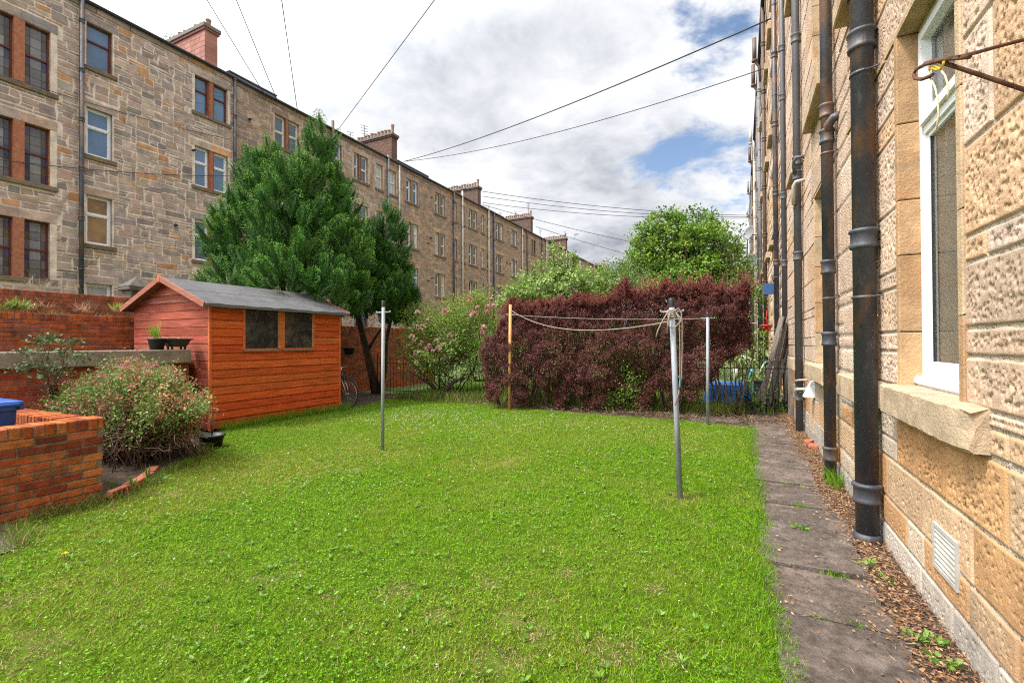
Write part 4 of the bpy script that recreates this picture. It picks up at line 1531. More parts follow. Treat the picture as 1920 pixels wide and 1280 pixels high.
def build_lawn():
    N = 3200000
    X, Y = RNG.uniform(-8.8, .35, N), RNG.uniform(-1.8, 10.7, N)
    area = 9.15 * 12.5
    D = np.sqrt(X ** 2 + Y ** 2 + 2)
    dens = np.where(Y < .6, 900, np.clip(16000 * (2.6 / D) ** 1.6, 2000, 16000))
    dry = dry_map(X, Y)
    bare = worn(X, Y)
    dens = dens * (1 - .72 * bare)
    ok = (RNG.uniform(0, 1, N) < dens / (N / area)) & inside(LAWN, X, Y)
    X, Y, D, dry, bare = X[ok], Y[ok], D[ok], dry[ok], bare[ok]
    n = len(X)
    lush = fbm(X * 1.7, Y * 1.7, 9, 3)
    sz = np.clip(D / 4.2, .85, 1.6)
    H = RNG.uniform(.010, .027, n) * (.7 + .6 * lush) * (1 - .5 * bare) * np.clip(sz, .9, 1.25)
    W = RNG.uniform(.0024, .0050, n) * sz
    # longer grass along the edges
    t = np.clip((dry - .24) / .36, 0, .9)[:, None]
    green = mixcol(n, [(.120, .275, .005), (.155, .315, .006), (.195, .335, .010), (.085, .21, .006)], jit=.36)
    yellow = mixcol(n, [(.25, .32, .02), (.32, .30, .05), (.20, .30, .012), (.36, .30, .10)], jit=.35)
    straw = mixcol(n, [(.46, .36, .20), (.40, .29, .16), (.34, .25, .12)])
    col = green * (1 - t) + yellow * t
    q = RNG.uniform(0, 1, n)[:, None]
    col = np.where(q < .022 + .09 * t + .75 * bare[:, None], straw, col)
    edge = np.zeros(n)
    edge += np.clip(1 - np.abs(X - .14) / .16, 0, 1) * RNG.uniform(0, 1, n)
    H *= 1 + .9 * edge
    far = D > 5.0
    a = blades('lawn_grass', X[~far], Y[~far], np.zeros((~far).sum()), H[~far], W[~far], col[~far], MT['grass'], 1.0, 2)
    tag(a, 'short clover-filled grass of the lawn close to the camera', 'grass', kind='stuff')
    b = blades('lawn_grass', X[far], Y[far], np.zeros(far.sum()), H[far], W[far] * 1.15, col[far], MT['grass'], .6, 1)
    tag(b, 'short grass of the lawn farther off round the washing line poles', 'grass', kind='stuff')
    # clover and other broad leaves
    N = 260000
    X, Y = RNG.uniform(-8.3, .25, N), RNG.uniform(.4, 9.5, N)
    D = np.sqrt(X ** 2 + Y ** 2 + 2)
    c = fbm(X * 1.1 + 8, Y * 1.1, 77, 3) + .20 * np.exp(-((X + 3.6) ** 2 / 3 + (Y - 1.8) ** 2 / 2.5)) + .08 * np.exp(-((X + 2.3) ** 2 / 2 + (Y - 3.8) ** 2 / 2))
    p = np.clip((c - .34) / .30, 0.10, 1) * np.clip((3.5 / D) ** 1.2, .12, 1) * (1 - .85 * worn(X, Y)) * np.clip(1.25 - dry_map(X, Y) * 1.1, .2, 1)
    ok = (RNG.uniform(0, 1, N) < p * .62) & inside(LAWN, X, Y)
    X, Y, D = X[ok], Y[ok], D[ok]
    n = len(X)
    P0 = np.stack([X, Y, RNG.uniform(.008, .030, n)], 1)
    a0 = RNG.uniform(0, 2 * np.pi, n)
    tilt = rnd_dirs(n, 1.5)
    Ps, Ds, Ns, Ls, Cs = [], [], [], [], []
    size = RNG.uniform(.0045, .0095, n) * np.clip(D / 4.5, .9, 1.5)
    base = mixcol(n, [(.098, .245, .007), (.125, .285, .010), (.072, .195, .010), (.165, .30, .05)], jit=.42)
    for k in range(3):
        w = a0 + k * 2.094
        Ds.append(np.stack([np.cos(w), np.sin(w), RNG.uniform(-.3, .35, n)], 1))
        Ps.append(P0)
        Ns.append(tilt)
        Ls.append(size)
        Cs.append(base)
    o = leaves('lawn_clover', np.concatenate(Ps), np.concatenate(Ds), np.concatenate(Ns), np.concatenate(Ls), np.concatenate(Ls) * 1.15, np.concatenate(Cs), MT['clover'], fold=.05)
    tag(o, 'clover leaves matted through the near lawn', 'clover', kind='stuff')
    # daisies
    pts = []
    for (cx, cy, sx, sy, m) in ((-6.3, 8.0, .9, .9, 260), (-5.6, 7.3, .8, .5, 120), (-4, 8.2, 1.4, .7, 220), (-2, 8.3, 1.2, .7, 110), (-3, 5.5, 2.2, 1.8, 130), (-4.2, 3.4, .6, .6, 26), (-1.5, 3, 1.2, 1, 26)):
        pts.append(RNG.normal((cx, cy), (sx, sy), (m, 2)))
    q = np.concatenate(pts)
    q = q[inside(LAWN, q[:, 0], q[:, 1])]
    q = np.concatenate([q, q])
    n = len(q)
    P0 = np.stack([q[:, 0], q[:, 1], RNG.uniform(.035, .05, n)], 1)
    a0 = np.concatenate([np.zeros(n // 2), np.full(n // 2, 1.57)])
    Dd = np.stack([np.cos(a0), np.sin(a0), 0 * a0], 1)
    s = RNG.uniform(.010, .017, n) * np.clip(np.hypot(q[:, 0], q[:, 1]) / 5.5, .7, 1.5)
    o = leaves('daisies', P0 - Dd * s[:, None] / 2, Dd, np.tile([0, 0, 1.0], (n, 1)), s, s, np.full((n, 3), .75), MT['petal'], fold=0)
    tag(o, 'white daisies sprinkled over the lawn', 'daisies', kind='stuff')


build_lawn()


def thatch():
    P, C = [], []
    for x, y, r in WORN + [(x, y, .10) for x, y in POLES]:
        n = int(7000 * r * r * 6 ** .5) + 40
        p = RNG.normal((x, y), r * .85, (n, 2))
        P.append(np.column_stack([p, RNG.uniform(.003, .016, n)]))
    P = np.concatenate(P)
    P = P[inside(LAWN, P[:, 0], P[:, 1])]
    n = len(P)
    o = leaves('dry_thatch', P, rnd_dirs(n) * (1, 1, .5), rnd_dirs(n, 1.5), RNG.uniform(.010, .028, n), RNG.uniform(.0016, .0036, n), mixcol(n, [(.40, .30, .17), (.34, .23, .14), (.26, .16, .09), (.17, .10, .06)], jit=.3), MT['litter'])
    tag(o, 'dry brown thatch in the worn spots of the lawn', 'dry grass', kind='stuff')
    n = 620
    X, Y = RNG.uniform(-5.0, .15, n), RNG.uniform(1.2, 6.5, n)
    k = inside(LAWN, X, Y) & (fbm(X * 1.3, Y * 1.3, 91, 2) > .45)
    X, Y = X[k], Y[k]
    m = 6
    c = np.repeat(np.stack([X, Y, np.full(len(X), .012)], 1), m, 0)
    a = RNG.uniform(0, 2 * np.pi, len(c))
    D = np.stack([np.cos(a), np.sin(a), RNG.uniform(.2, .9, len(c))], 1)
    L = RNG.uniform(.018, .045, len(c))
    o = leaves('lawn_weeds', c, D, rnd_dirs(len(c), 2.0), L, L * .42, mixcol(len(c), [(.13, .26, .03), (.16, .29, .06), (.10, .22, .02)], jit=.25), MT['leaf'])
    tag(o, 'paler plantain and dandelion leaves among the lawn grass', 'weeds', kind='stuff')


thatch()


def dandelion(px, py, r, lab):
    g = on(2, 0, px, py + 3)
    d = empty('dandelion', g, lab, 'dandelion', 'yellow dandelions in the lawn')
    m = MB()
    m.tube([g, g + (.004, .002, .045)], .0022, 6)
    m.build('stem', MT['leaf_green'], d)
    n = 46
    a = RNG.uniform(0, 2 * np.pi, n)
    Dd = np.stack([np.cos(a), np.sin(a), RNG.uniform(.1, 1.0, n)], 1)
    leaves('petals', np.tile(g + (.004, .002, .045), (n, 1)), Dd, np.tile([0, 0, 1.0], (n, 1)), r, r * .3, mixcol(n, [(.75, .55, .01), (.7, .46, .01)]), MT['petal'], d)


MT['leaf_green'] = material('green_stem', (.09, .18, .03), rough=.6, var=.2, bump=0)
dandelion(120, 1048, .024, 'yellow dandelion in the grass nearest the brick wall')
for px, py, lab in ((822, 905, 'yellow dandelion nearest the camera of those in mid lawn'), (803, 897, 'yellow dandelion in mid lawn, left of its two neighbours'), (848, 908, 'small yellow dandelion right of its two neighbours in mid lawn'),
                    (930, 838, 'yellow dandelion farther up the lawn behind the other ones')):
    dandelion(px, py, .02, lab)


def scatter_litter():
    n = 21000
    X = np.where(RNG.uniform(0, 1, n) < .06, RNG.uniform(.16, .7, n), np.clip(RNG.normal(.81, .085, n), .55, .94))
    Y = RNG.uniform(.8, 11.4, n) ** 1.0
    P = np.stack([X, Y, RNG.uniform(.0, .03, n)], 1)
    m = int(n * .6)
    D = rnd_dirs(n)
    D[:, 2] *= .15
    L = np.concatenate([RNG.uniform(.03, .085, m), RNG.uniform(.012, .03, n - m)])
    W = np.concatenate([RNG.uniform(.0016, .003, m), RNG.uniform(.008, .018, n - m)])
    c = mixcol(n, [(.24, .11, .05), (.30, .16, .075), (.14, .07, .04), (.38, .24, .13), (.22, .14, .09)], jit=.35)
    o = leaves('leaf_litter', P, D, rnd_dirs(n, 1.2), L, W, c, MT['litter'])
    tag(o, 'brown needles and dead leaves between the path and the right-hand wall', 'leaf litter', kind='stuff')
    n = 9000
    t = RNG.uniform(0, 1, n)
    X = -9 + 10 * t
    Y = 10.35 - .07 * (X + 9) + RNG.normal(0, .28, n) + .3
    P = np.stack([X, Y, RNG.uniform(.0, .05, n)], 1)
    o = leaves('dry_litter', P, rnd_dirs(n) * (1, 1, .4), rnd_dirs(n, 1.0), RNG.uniform(.05, .16, n), RNG.uniform(.004, .014, n), mixcol(n, [(.16, .10, .06), (.24, .17, .09), (.10, .065, .04)], jit=.3), MT['litter'])
    tag(o, 'dead stalks and litter at the foot of the railings', 'leaf litter', kind='stuff')


scatter_litter()


def tufts(name, label, spots, cols, hmin, hmax, per=60, spread=.09, wd=.006, mat='grass', lean=.6):
    X, Y, Z = [], [], []
    for s in spots:
        k = per
        X.append(RNG.normal(s[0], spread, k))
        Y.append(RNG.normal(s[1], spread, k))
        Z.append(np.full(k, s[2] if len(s) > 2 else 0.0))
    X, Y, Z = np.concatenate(X), np.concatenate(Y), np.concatenate(Z)
    n = len(X)
    o = blades(name, X, Y, Z, RNG.uniform(hmin, hmax, n), RNG.uniform(wd * .6, wd * 1.2, n), mixcol(n, cols), MT[mat], lean, 2)
    return tag(o, label, 'grass', kind='stuff')


GREEN = [(.09, .22, .008), (.13, .27, .012), (.16, .27, .03)]
STRAW = [(.30, .23, .11), (.22, .17, .07), (.14, .16, .05)]
line = lambda a, b, n, j=.05: [(a[0] + (b[0] - a[0]) * t + random.uniform(-j, j), a[1] + (b[1] - a[1]) * t + random.uniform(-j, j)) for t in np.linspace(0, 1, n)]
tufts('long_grass', 'long green grass growing against the foot of the shed', line((-8.15, 5.2), (-8.18, 8.1), 34, .06), GREEN, .06, .22, 55, .07, .006)
tufts('long_grass', 'rough grass along the foot of the low brick wall and bed edging', line((-5.46, 1.85), (-5.5, 2.4), 9, .03) + line((-5.6, 2.6), (-6.3, 3.55), 14, .06) + line((-6.7, 3.9), (-7.0, 4.2), 8, .06) + line((-5.3, 1.68), (-4.82, 1.5), 8, .04) + line((-4.72, 1.3), (-4.74, .8), 6, .03), GREEN + STRAW, .03, .13, 50, .05, .005)
tufts('long_grass', 'uncut grass and dry stalks along the railings', line((-8.4, 10.2), (.0, 10.9), 110, .25), GREEN + STRAW, .08, .35, 45, .10, .009)
tufts('long_grass', 'ragged grass edge hanging over the flag path', line((.13, 1.9), (.15, 9.3), 130, .03), GREEN + [(.14, .21, .04)], .02, .07, 26, .035, .0045)
tufts('meadow_grass', 'bright uncut grass in the garden beyond the railings', [(random.uniform(-9, .7), random.uniform(11.3, 17)) for _ in range(800)], [(.13, .24, .03), (.17, .28, .04), (.10, .19, .03)], .06, .22, 40, .2, .016)
tufts('path_weeds', 'small weeds in the joints of the flag path', [(random.uniform(.14, .6), PATHJ[i] + random.uniform(-.01, .01)) for i in range(4, 14) for _ in range(5)], GREEN, .008, .03, 22, .02, .006, lean=1.1)


def weed(px, py, r, n, lab, z=0.0, ax=2, val=None):
    g = on(2, 0, px, py) if val is None else on(ax, val, px, py)
    a = RNG.uniform(0, 2 * np.pi, n)
    Dd = np.stack([np.cos(a), np.sin(a), RNG.uniform(.15, 1.0, n)], 1)
    P = np.tile(g + (0, 0, .005), (n, 1)) + Dd * RNG.uniform(0, r * .8, n)[:, None]
    o = leaves('weed', P, Dd, rnd_dirs(n, 1.2), RNG.uniform(r * .5, r, n), r * .45, mixcol(n, [(.10, .22, .03), (.15, .27, .05), (.19, .29, .05)]), MT['leaf'])
    tag(o, lab, 'weed', 'weeds growing by the right-hand path')


for px, py, r, lab in ((1502, 993, .05, 'flat green weed in a joint of the flag path'), (1622, 1064, .05, 'green seedling weed in the litter beside the third near flag'), (1664, 1092, .04, 'small weed in brown litter, next nearer than the seedling by the flag'),
                       (1718, 1205, .05, 'clump of weeds low in the litter near the bottom edge'), (1770, 1250, .06, 'bright weed nearest the camera at the foot of the wall'), (1755, 1210, .045, 'yellowing weed right against the wall foot')):
    weed(px, py, r, 26, lab)
tufts('long_grass', 'grass tuft at the foot of the slimmer black pipe', [(.86, 5.75), (.84, 5.85), (.88, 5.95)], GREEN, .06, .24, 60, .05, .005)
for i, (px, py, lab) in enumerate(((1527, 838, 'broken red brick lying in the litter by the wall'), (1518, 829, 'second piece of red brick behind the first one'))):
    g = on(2, .03, px, py)
    m = MB()
    a = random.uniform(0, 3)
    m.cbox(g, np.array((math.cos(a), math.sin(a), .1)), np.array((-math.sin(a), math.cos(a), 0)), np.array((-.1, 0, 1)), (-.08, -.05, -.03), (.08, .05, .03), .008, (.42, .14, .08), .012)
    tag(m.build('broken_brick', MT['brick']), lab, 'brick', 'broken bricks by the right-hand wall')

# ------------------------------------------------------------------ brick walls on the left
BR = [(.40, .10, .030), (.44, .12, .038), (.35, .075, .025), (.47, .145, .045), (.25, .055, .028), (.42, .125, .055), (.20, .05, .03)]
ZV = np.array((0, 0, 1.0))


def brick_wall(name, label, p0, p1, z0, z1, t=.215, soldier=True, pal=BR, ch=.004, mortar=(.20, .165, .13), cap_only=False, parent=None, zstart=None):
    p0, p1 = np.array((*p0, 0.0)), np.array((*p1, 0.0))
    L = float(np.linalg.norm(p1 - p0))
    ax = (p1 - p0) / L
    ay = np.array((-ax[1], ax[0], 0))
    mb = MB()
    top = z1 - (.115 if soldier else 0)
    mb.cbox(p0, ax, ay, ZV, (.006, .006, z0), (L - .006, t - .006, z1 - .012), .002, mortar)
    ch_ = .075
    n = int(math.ceil((top - z0) / ch_))
    for r in range(n):
        zb = top - (r + 1) * ch_
        if zstart is not None and zb < zstart:
            break
        x = -.1125 * (r % 2)
        while x < L:
            a, b = max(0, x), min(L, x + .215)
            if b - a > .04:
                mb.cbox(p0, ax, ay, ZV, (a, 0, zb + .011), (b, t, zb + ch_), ch, pick(pal), .0025)
            x += .225
    if soldier:
        x = 0
        while x < L - .03:
            b = min(L, x + .066)
            mb.cbox(p0, ax, ay, ZV, (x, -.004, top + .010), (b, t + .004, z1), ch * 1.4, pick(pal), .003)
            x += .0765
    return tag(mb.build(name, MT['brick'], parent), label, 'wall')


bw = empty('bin_enclosure', (-5.6, 2.36, 0), 'low orange-red brick wall round the bin, nearest the camera', 'wall')
brick_wall('front_wall', None, (-5.585, -1.5), (-5.585, 2.36), -.25, .80, .215, ch=.006, parent=bw)
brick_wall('return_wall', None, (-5.802, 2.36), (-7.6, 2.36), -.25, .79, .215, ch=.005, parent=bw)
for c in bw.children:
    for k in ('label', 'category'):
        if k in c:
            del c[k]
brick_wall('retaining_wall', 'red brick retaining wall under the grey stone coping', (-8.62, -3), (-8.62, 4.86), -.05, 1.19, .215, soldier=False, pal=[(.34, .06, .035), (.40, .085, .04), (.28, .05, .03), (.36, .09, .05)])
m = MB()
y = -3.0
while y < 4.85:
    e = min(4.87, y + random.choice([1.3, 1.6, 1.1]))
    if 4.87 - e < .5:
        e = 4.87
    k = random.uniform(.85, 1.1)
    m.cbox(np.zeros(3), np.array((0, 1., 0)), np.array((1., 0, 0)), ZV, (y + .004, -8.93, 1.192), (e - .004, -8.55, 1.42), .014, (.2 * k, .17 * k, .14 * k), .004)
    y = e
tag(m.build('stone_coping', MT['coping']), 'heavy grey stone coping with two planters standing on it', 'coping')
brick_wall('garden_wall', 'middle brick wall above the coping that runs on behind the shed and trees', (-11.0, -3), (-11.0, 15.5), -.1, 2.06, .215, pal=BR[:3] + [(.33, .10, .06), (.27, .09, .06)])
brick_wall('garden_wall', 'rear brick wall topped with dead stalks, in front of the tenement', (-12.7, -3), (-12.7, 9.0), .9, 2.60, .215, pal=[(.33, .085, .045), (.28, .075, .045), (.37, .11, .06)])
sheet('terrace', [(-8.84, -3), (-8.84, 4.95), (-11.0, 4.95), (-11.0, -3)], 1.36, MT['soil'], 1.4, 'raised terrace behind the coping')
sheet('terrace', [(-11.22, -3), (-11.22, 9.0), (-12.7, 9.0), (-12.7, -3)], 1.98, MT['ground'], 2.0, 'narrow upper terrace between the two brick walls')
# stone gate pillar with a pyramid top
g = on(0, -13.2, 258, 560)
m = MB()
x, y = float(g[0]), float(g[1])
zt = float(on(0, -13.2, 258, 517)[2])
m.cbox(np.array((x, y, 0)), np.array((1., 0, 0)), np.array((0, 1., 0)), ZV, (-.22, -.24, 0), (.22, .24, zt - .38), .02, (.16, .13, .105))
m.cbox(np.array((x, y, 0)), np.array((1., 0, 0)), np.array((0, 1., 0)), ZV, (-.27, -.30, zt - .38), (.27, .30, zt - .28), .02, (.13, .11, .09))
m.add([(x - .27, y - .30, zt - .28), (x + .27, y - .30, zt - .28), (x + .27, y + .30, zt - .28), (x - .27, y + .30, zt - .28), (x, y, zt)], [(0, 1, 4), (1, 2, 4), (2, 3, 4), (3, 0, 4)], (.12, .10, .085))
tag(m.build('gate_pillar', MT['dark_stone']), 'dark stone pillar with pyramid cap behind the shed gable', 'pillar')
# low edging of perforated bricks round the bed
edge = [(-5.50, 2.40), (-5.62, 2.62), (-5.76, 2.80), (-5.97, 3.00), (-6.18, 3.16)]
for i in range(4):
    a, b = np.array((*edge[i], 0)), np.array((*edge[i + 1], 0))
    L = np.linalg.norm(b - a)
    ax = (b - a) / L
    ay = np.array((-ax[1], ax[0], 0))
    m = MB()
    c = pick([(.40, .125, .075), (.44, .15, .09)])
    if i == 0:    # laid on its side, the holes facing the lawn
        m.cbox(a, ax, ay, ZV, (0, .0, -.03), (L - .012, .065, .012), .004, c)
        m.cbox(a, ax, ay, ZV, (0, .0, .062), (L - .012, .065, .082), .004, c)
        for k in range(5):
            q = k * (L - .012) / 4
            m.cbox(a, ax, ay, ZV, (max(0, q - .012), .0, .012), (min(L - .012, q + .012), .065, .062), .002, c)
        m.cbox(a, ax, ay, ZV, (.004, .058, .012), (L - .016, .064, .062), .001, (.05, .03, .02))
    else:
        m.cbox(a, ax, ay, ZV, (0, 0, -.03), (L - .012, .10, .075 + .01 * (i % 2)), .006, c, .003)
    tag(m.build('edging_brick', MT['brick']), ['edging brick on its side with its holes facing the lawn', 'edging brick next to the one with holes', 'third edging brick from the low brick wall, at the bend', 'last edging brick, half hidden in grass'][i], 'brick', 'edging bricks of the soil bed')

# ------------------------------------------------------------------ the blue bin
bn = empty('wheelie_bin', (-6.30, 1.63, 0), 'blue plastic wheelie bin behind the low brick wall', 'bin')
m = MB()
x, y = -6.30, 1.63


def ringbox(m, x, y, levels, r=.05, cap=True):
    """rounded-rectangle loft: (half x, half y, z)"""
    vs, fs = [], []
    for hx, hy, z in levels:
        for cx_, cy_, a0 in ((1, 1, 0), (-1, 1, 90), (-1, -1, 180), (1, -1, 270)):
            for k in range(4):
                w = math.radians(a0 + k * 30)
                vs.append((x + cx_ * (hx - r) + r * math.cos(w), y + cy_ * (hy - r) + r * math.sin(w), z))
    n = 16
    for i in range(len(levels) - 1):
        for k in range(n):
            k2 = (k + 1) % n
            fs.append((i * n + k, i * n + k2, (i + 1) * n + k2, (i + 1) * n + k))
    if cap:
        fs.append(tuple((len(levels) - 1) * n + k for k in range(n)))
        fs.append(tuple(reversed(range(n))))
    m.add(vs, fs)


ringbox(m, x, y, [(.21, .23, .08), (.26, .28, .84), (.26, .28, .90), (.30, .32, .91), (.30, .32, .955), (.28, .30, .96), (.27, .29, .93)], .05, False)
m.tube([(x + .30, y - .26, .93), (x + .34, y - .26, .96), (x + .34, y + .26, .96), (x + .30, y + .26, .93)], .018, 8)
m.build('body', MT['blue_plastic'], bn)
m = MB()
ringbox(m, x, y, [(.28, .30, .963), (.30, .32, .965), (.295, .315, .985), (.25, .27, 1.0), (.1, .12, 1.008)], .05)
m.tube([(x - .27, y - .3, .98), (x - .30, y, 1.05), (x - .27, y + .3, .98)], .016, 8)
m.build('lid', MT['blue_plastic'], bn)
for s in (-1, 1):
    m = MB()
    m.lathe((x - .22, y + s * .24, .10), [(.02, -.03), (.09, -.03), (.10, -.02), (.10, .02), (.09, .03), (.02, .03)], 16, (0, 1, 0))
    m.build('wheel', MT['black_plastic'], bn)

# ------------------------------------------------------------------ the shed
SX, SW, SY0, SY1 = -8.32, 2.42, 5.03, 7.99
SXB = SX - SW
ZE, ZR = 2.245, 2.72
sh = empty('garden_shed', (SX - SW / 2, (SY0 + SY1) / 2, 0), 'orange wooden garden shed with felt roof and two dark windows', 'shed')
I3 = (np.array((1., 0, 0)), np.array((0, 1., 0)), ZV)
OR = [(.52, .088, .011), (.56, .105, .014), (.46, .072, .010), (.55, .10, .016)]
GB = [(.28, .062, .032), (.32, .078, .042), (.25, .052, .026)]
m = MB()
wy0, wy1 = [float(on(0, SX, p, 620)[1]) for p in (457, 588)]
wz0, wz1 = float(on(0, SX, 470, 653)[2]), float(on(0, SX, 470, 579)[2])
nb = 15
bh = (ZE - .03) / nb
for i in range(nb):
    za, zb = .03 + i * bh, .03 + (i + 1) * bh
    spans = [(SY0 + .03, SY1 - .02)]
    if zb > wz0 and za < wz1:
        spans = [(SY0 + .03, wy0 - .02), (wy1 + .02, SY1 - .02)]
        if za < wz0:
            for (p, q) in ((SY0 + .03, SY1 - .02),):
                m.cbox(np.zeros(3), *I3, (SX - .02, wy0 - .02, za), (SX, wy1 + .02, wz0 - .03), .002, random.choice(OR))
        if zb > wz1:
            m.cbox(np.zeros(3), *I3, (SX - .02, wy0 - .02, wz1 + .03), (SX, wy1 + .02, zb - .006), .002, random.choice(OR))
    for p, q in spans:
        c = tuple(v * random.uniform(.88, 1.1) for v in random.choice(OR))
        # shiplap: a board face and a recessed, rounded top lip
        m.add([(SX + .004, p, za), (SX + .004, q, za), (SX, q, zb - .034), (SX, p, zb - .034), (SX - .016, p, zb - .022), (SX - .016, q, zb - .022), (SX - .019, p, zb), (SX - .019, q, zb), (SX - .019, p, za), (SX - .019, q, za)],
              [(0, 1, 2, 3), (3, 2, 5, 4), (4, 5, 7, 6), (8, 9, 1, 0)], c)
m.box((SX - .045, SY0 + .03, .02), (SX - .021, SY1 - .02, wz0 - .03), (.3, .06, .015))
m.box((SX - .045, SY0 + .03, wz0 - .03), (SX - .021, wy0 - .02, ZE), (.3, .06, .015))
m.box((SX - .045, wy1 + .02, wz0 - .03), (SX - .021, SY1 - .02, ZE), (.3, .06, .015))
m.build('front_boarding', MT['wood_front'], sh)
m = MB()
rise = (ZR - ZE) / (SW / 2)
nb = 18
bh = (ZR - .03) / nb
for i in range(nb):
    za, zb = .03 + i * bh, .03 + (i + 1) * bh
    c = tuple(v * random.uniform(.85, 1.12) for v in random.choice(GB))
    for yy, s in ((SY0, 1), (SY1, -1)):
        def hw(z):
            return SW / 2 - .01 if z <= ZE else max(.01, (ZR - z) / rise)
        xc = SX - SW / 2
        f = [(xc - hw(za), yy, za), (xc + hw(za), yy, za), (xc + hw(zb - .02), yy, zb - .02), (xc - hw(zb - .02), yy, zb - .02), (xc - hw(zb - .014), yy + s * .012, zb - .014), (xc + hw(zb - .014), yy + s * .012, zb - .014),
             (xc - hw(zb), yy + s * .016, zb), (xc + hw(zb), yy + s * .016, zb), (xc - hw(za), yy + s * .016, za), (xc + hw(za), yy + s * .016, za)]
        q = [(0, 1, 2, 3), (3, 2, 5, 4), (4, 5, 7, 6), (8, 9, 1, 0)]
        m.add(f, q if s > 0 else [tuple(reversed(t)) for t in q], c)
m.box((SXB - .0, SY0 + .01, .02), (SXB + .02, SY1 - .01, ZE), (.33, .08, .04))
m.add([(SXB + .02, SY0 + .02, 0), (SX - .04, SY0 + .02, 0), (SX - .04, SY0 + .02, ZE), (SX - SW / 2, SY0 + .02, ZR), (SXB + .02, SY0 + .02, ZE)], [(0, 1, 2, 3, 4)], (.2, .05, .03))
m.build('gable_boarding', MT['wood_gable'], sh)
m = MB()
m.cbox(np.zeros(3), *I3, (SX - .03, SY0 - .012, .0), (SX + .014, SY0 + .034, ZE), .003, (.50, .12, .035))
m.cbox(np.zeros(3), *I3, (SX - .03, SY1 - .03, .0), (SX + .012, SY1 + .01, ZE), .003, (.50, .12, .035))
m.build('corner_post', MT['wood_front'], sh)
# windows: frame, sill and two dark panes
m = MB()
wm0, wm1 = [float(on(0, SX, p, 620)[1]) for p in (523.5, 532)]
for (a, b) in ((wy0 - .02, wy0 + .022), (wm0 - .01, wm1 + .012), (wy1 - .022, wy1 + .02)):
    m.cbox(np.zeros(3), *I3, (SX - .03, a, wz0 - .03), (SX + .014, b, wz1 + .03), .003, (.52, .12, .03))
m.cbox(np.zeros(3), *I3, (SX - .03, wy0 + .022, wz1), (SX + .012, wy1 - .022, wz1 + .03), .003, (.52, .12, .03))
m.cbox(np.zeros(3), *I3, (SX - .03, wy0 + .022, wz0 - .03), (SX + .006, wy1 - .022, wz0 - .002), .003, (.5, .12, .03))
fr = m.build('window', MT['wood_front'], sh)
for (a, b) in ((wy0 + .022, wm0 - .01), (wm1 + .012, wy1 - .022)):
    m = MB()
    m.quad((SX - .012, a, wz0), (SX - .012, b, wz0), (SX - .012, b, wz1), (SX - .012, a, wz1), (.055, .055, .048))
    pn = m.build('pane', MT['shed_glass'] if 'shed_glass' in MT else material('dusty_glass', (.05, .05, .044), rough=.22, var=.35, scale=3, bump=.05, bscale=8, spec=.5, stain=((.13, .125, .105), 5, .5, .75, .6)), fr)
    m = MB()
    m.cbox(np.zeros(3), *I3, (SX - .03, a - .03, wz0 - .058), (SX + .03, b + .03, wz0 - .031), .004, (.22, .15, .10))
    m.cbox(np.zeros(3), *I3, (SX - .010, a, wz0), (SX + .002, a + .014, wz1), .002, (.34, .25, .13))
    m.cbox(np.zeros(3), *I3, (SX - .010, b - .014, wz0), (SX + .002, b, wz1), .002, (.34, .25, .13))
    m.build('sill', MT['wood_gable'], fr)
# things standing inside, seen through the left pane as dark shapes, are left to the pane's dirt
m = MB()
ov, og = .13, .16
n = 26
for s in (1, -1):
    xe = SX - SW / 2 + s * (SW / 2 + ov)
    ze = ZE + .02 - ov * rise
    xr, zr = SX - SW / 2, ZR + .02
    for t in (0,):
        vs, fs = [], []
        for i in range(n + 1):
            y = SY0 - og + (SY1 - SY0 + 2 * og) * i / n
            for (f, extra) in ((0, 0), (.46, .002), (.5, .010), (.505, .002), (1, 0)):
                wv = .006 * math.sin(i * 1.7 + f * 5) + .004 * math.sin(i * .6)
                vs.append((xr + (xe - xr) * f, y, zr + (ze - zr) * f + extra + wv * f))
            vs.append((xe + s * .006, y, ze - .055 + .004 * math.sin(i * 1.3)))
            vs.append((xe - s * .02, y, ze - .058))
        k = 7
        for i in range(n):
            for j in range(k - 1):
                q = (i * k + j, (i + 1) * k + j, (i + 1) * k + j + 1, i * k + j + 1)
                fs.append(q if s < 0 else tuple(reversed(q)))
        m.add(vs, fs)
rf = m.build('roof', MT['felt'], sh)
m = MB()
for s in (1, -1):     # boards under the felt
    xe = SX - SW / 2 + s * (SW / 2 + ov - .015)
    ze = ZE - ov * rise
    m.add([(SX - SW / 2, SY0 - og + .01, ZR - .004), (xe, SY0 - og + .01, ze), (xe, SY1 + og - .01, ze), (SX - SW / 2, SY1 + og - .01, ZR - .004)], [(0, 1, 2, 3)], (.25, .12, .06))
m.build('roof_boards', MT['wood_gable'], rf)
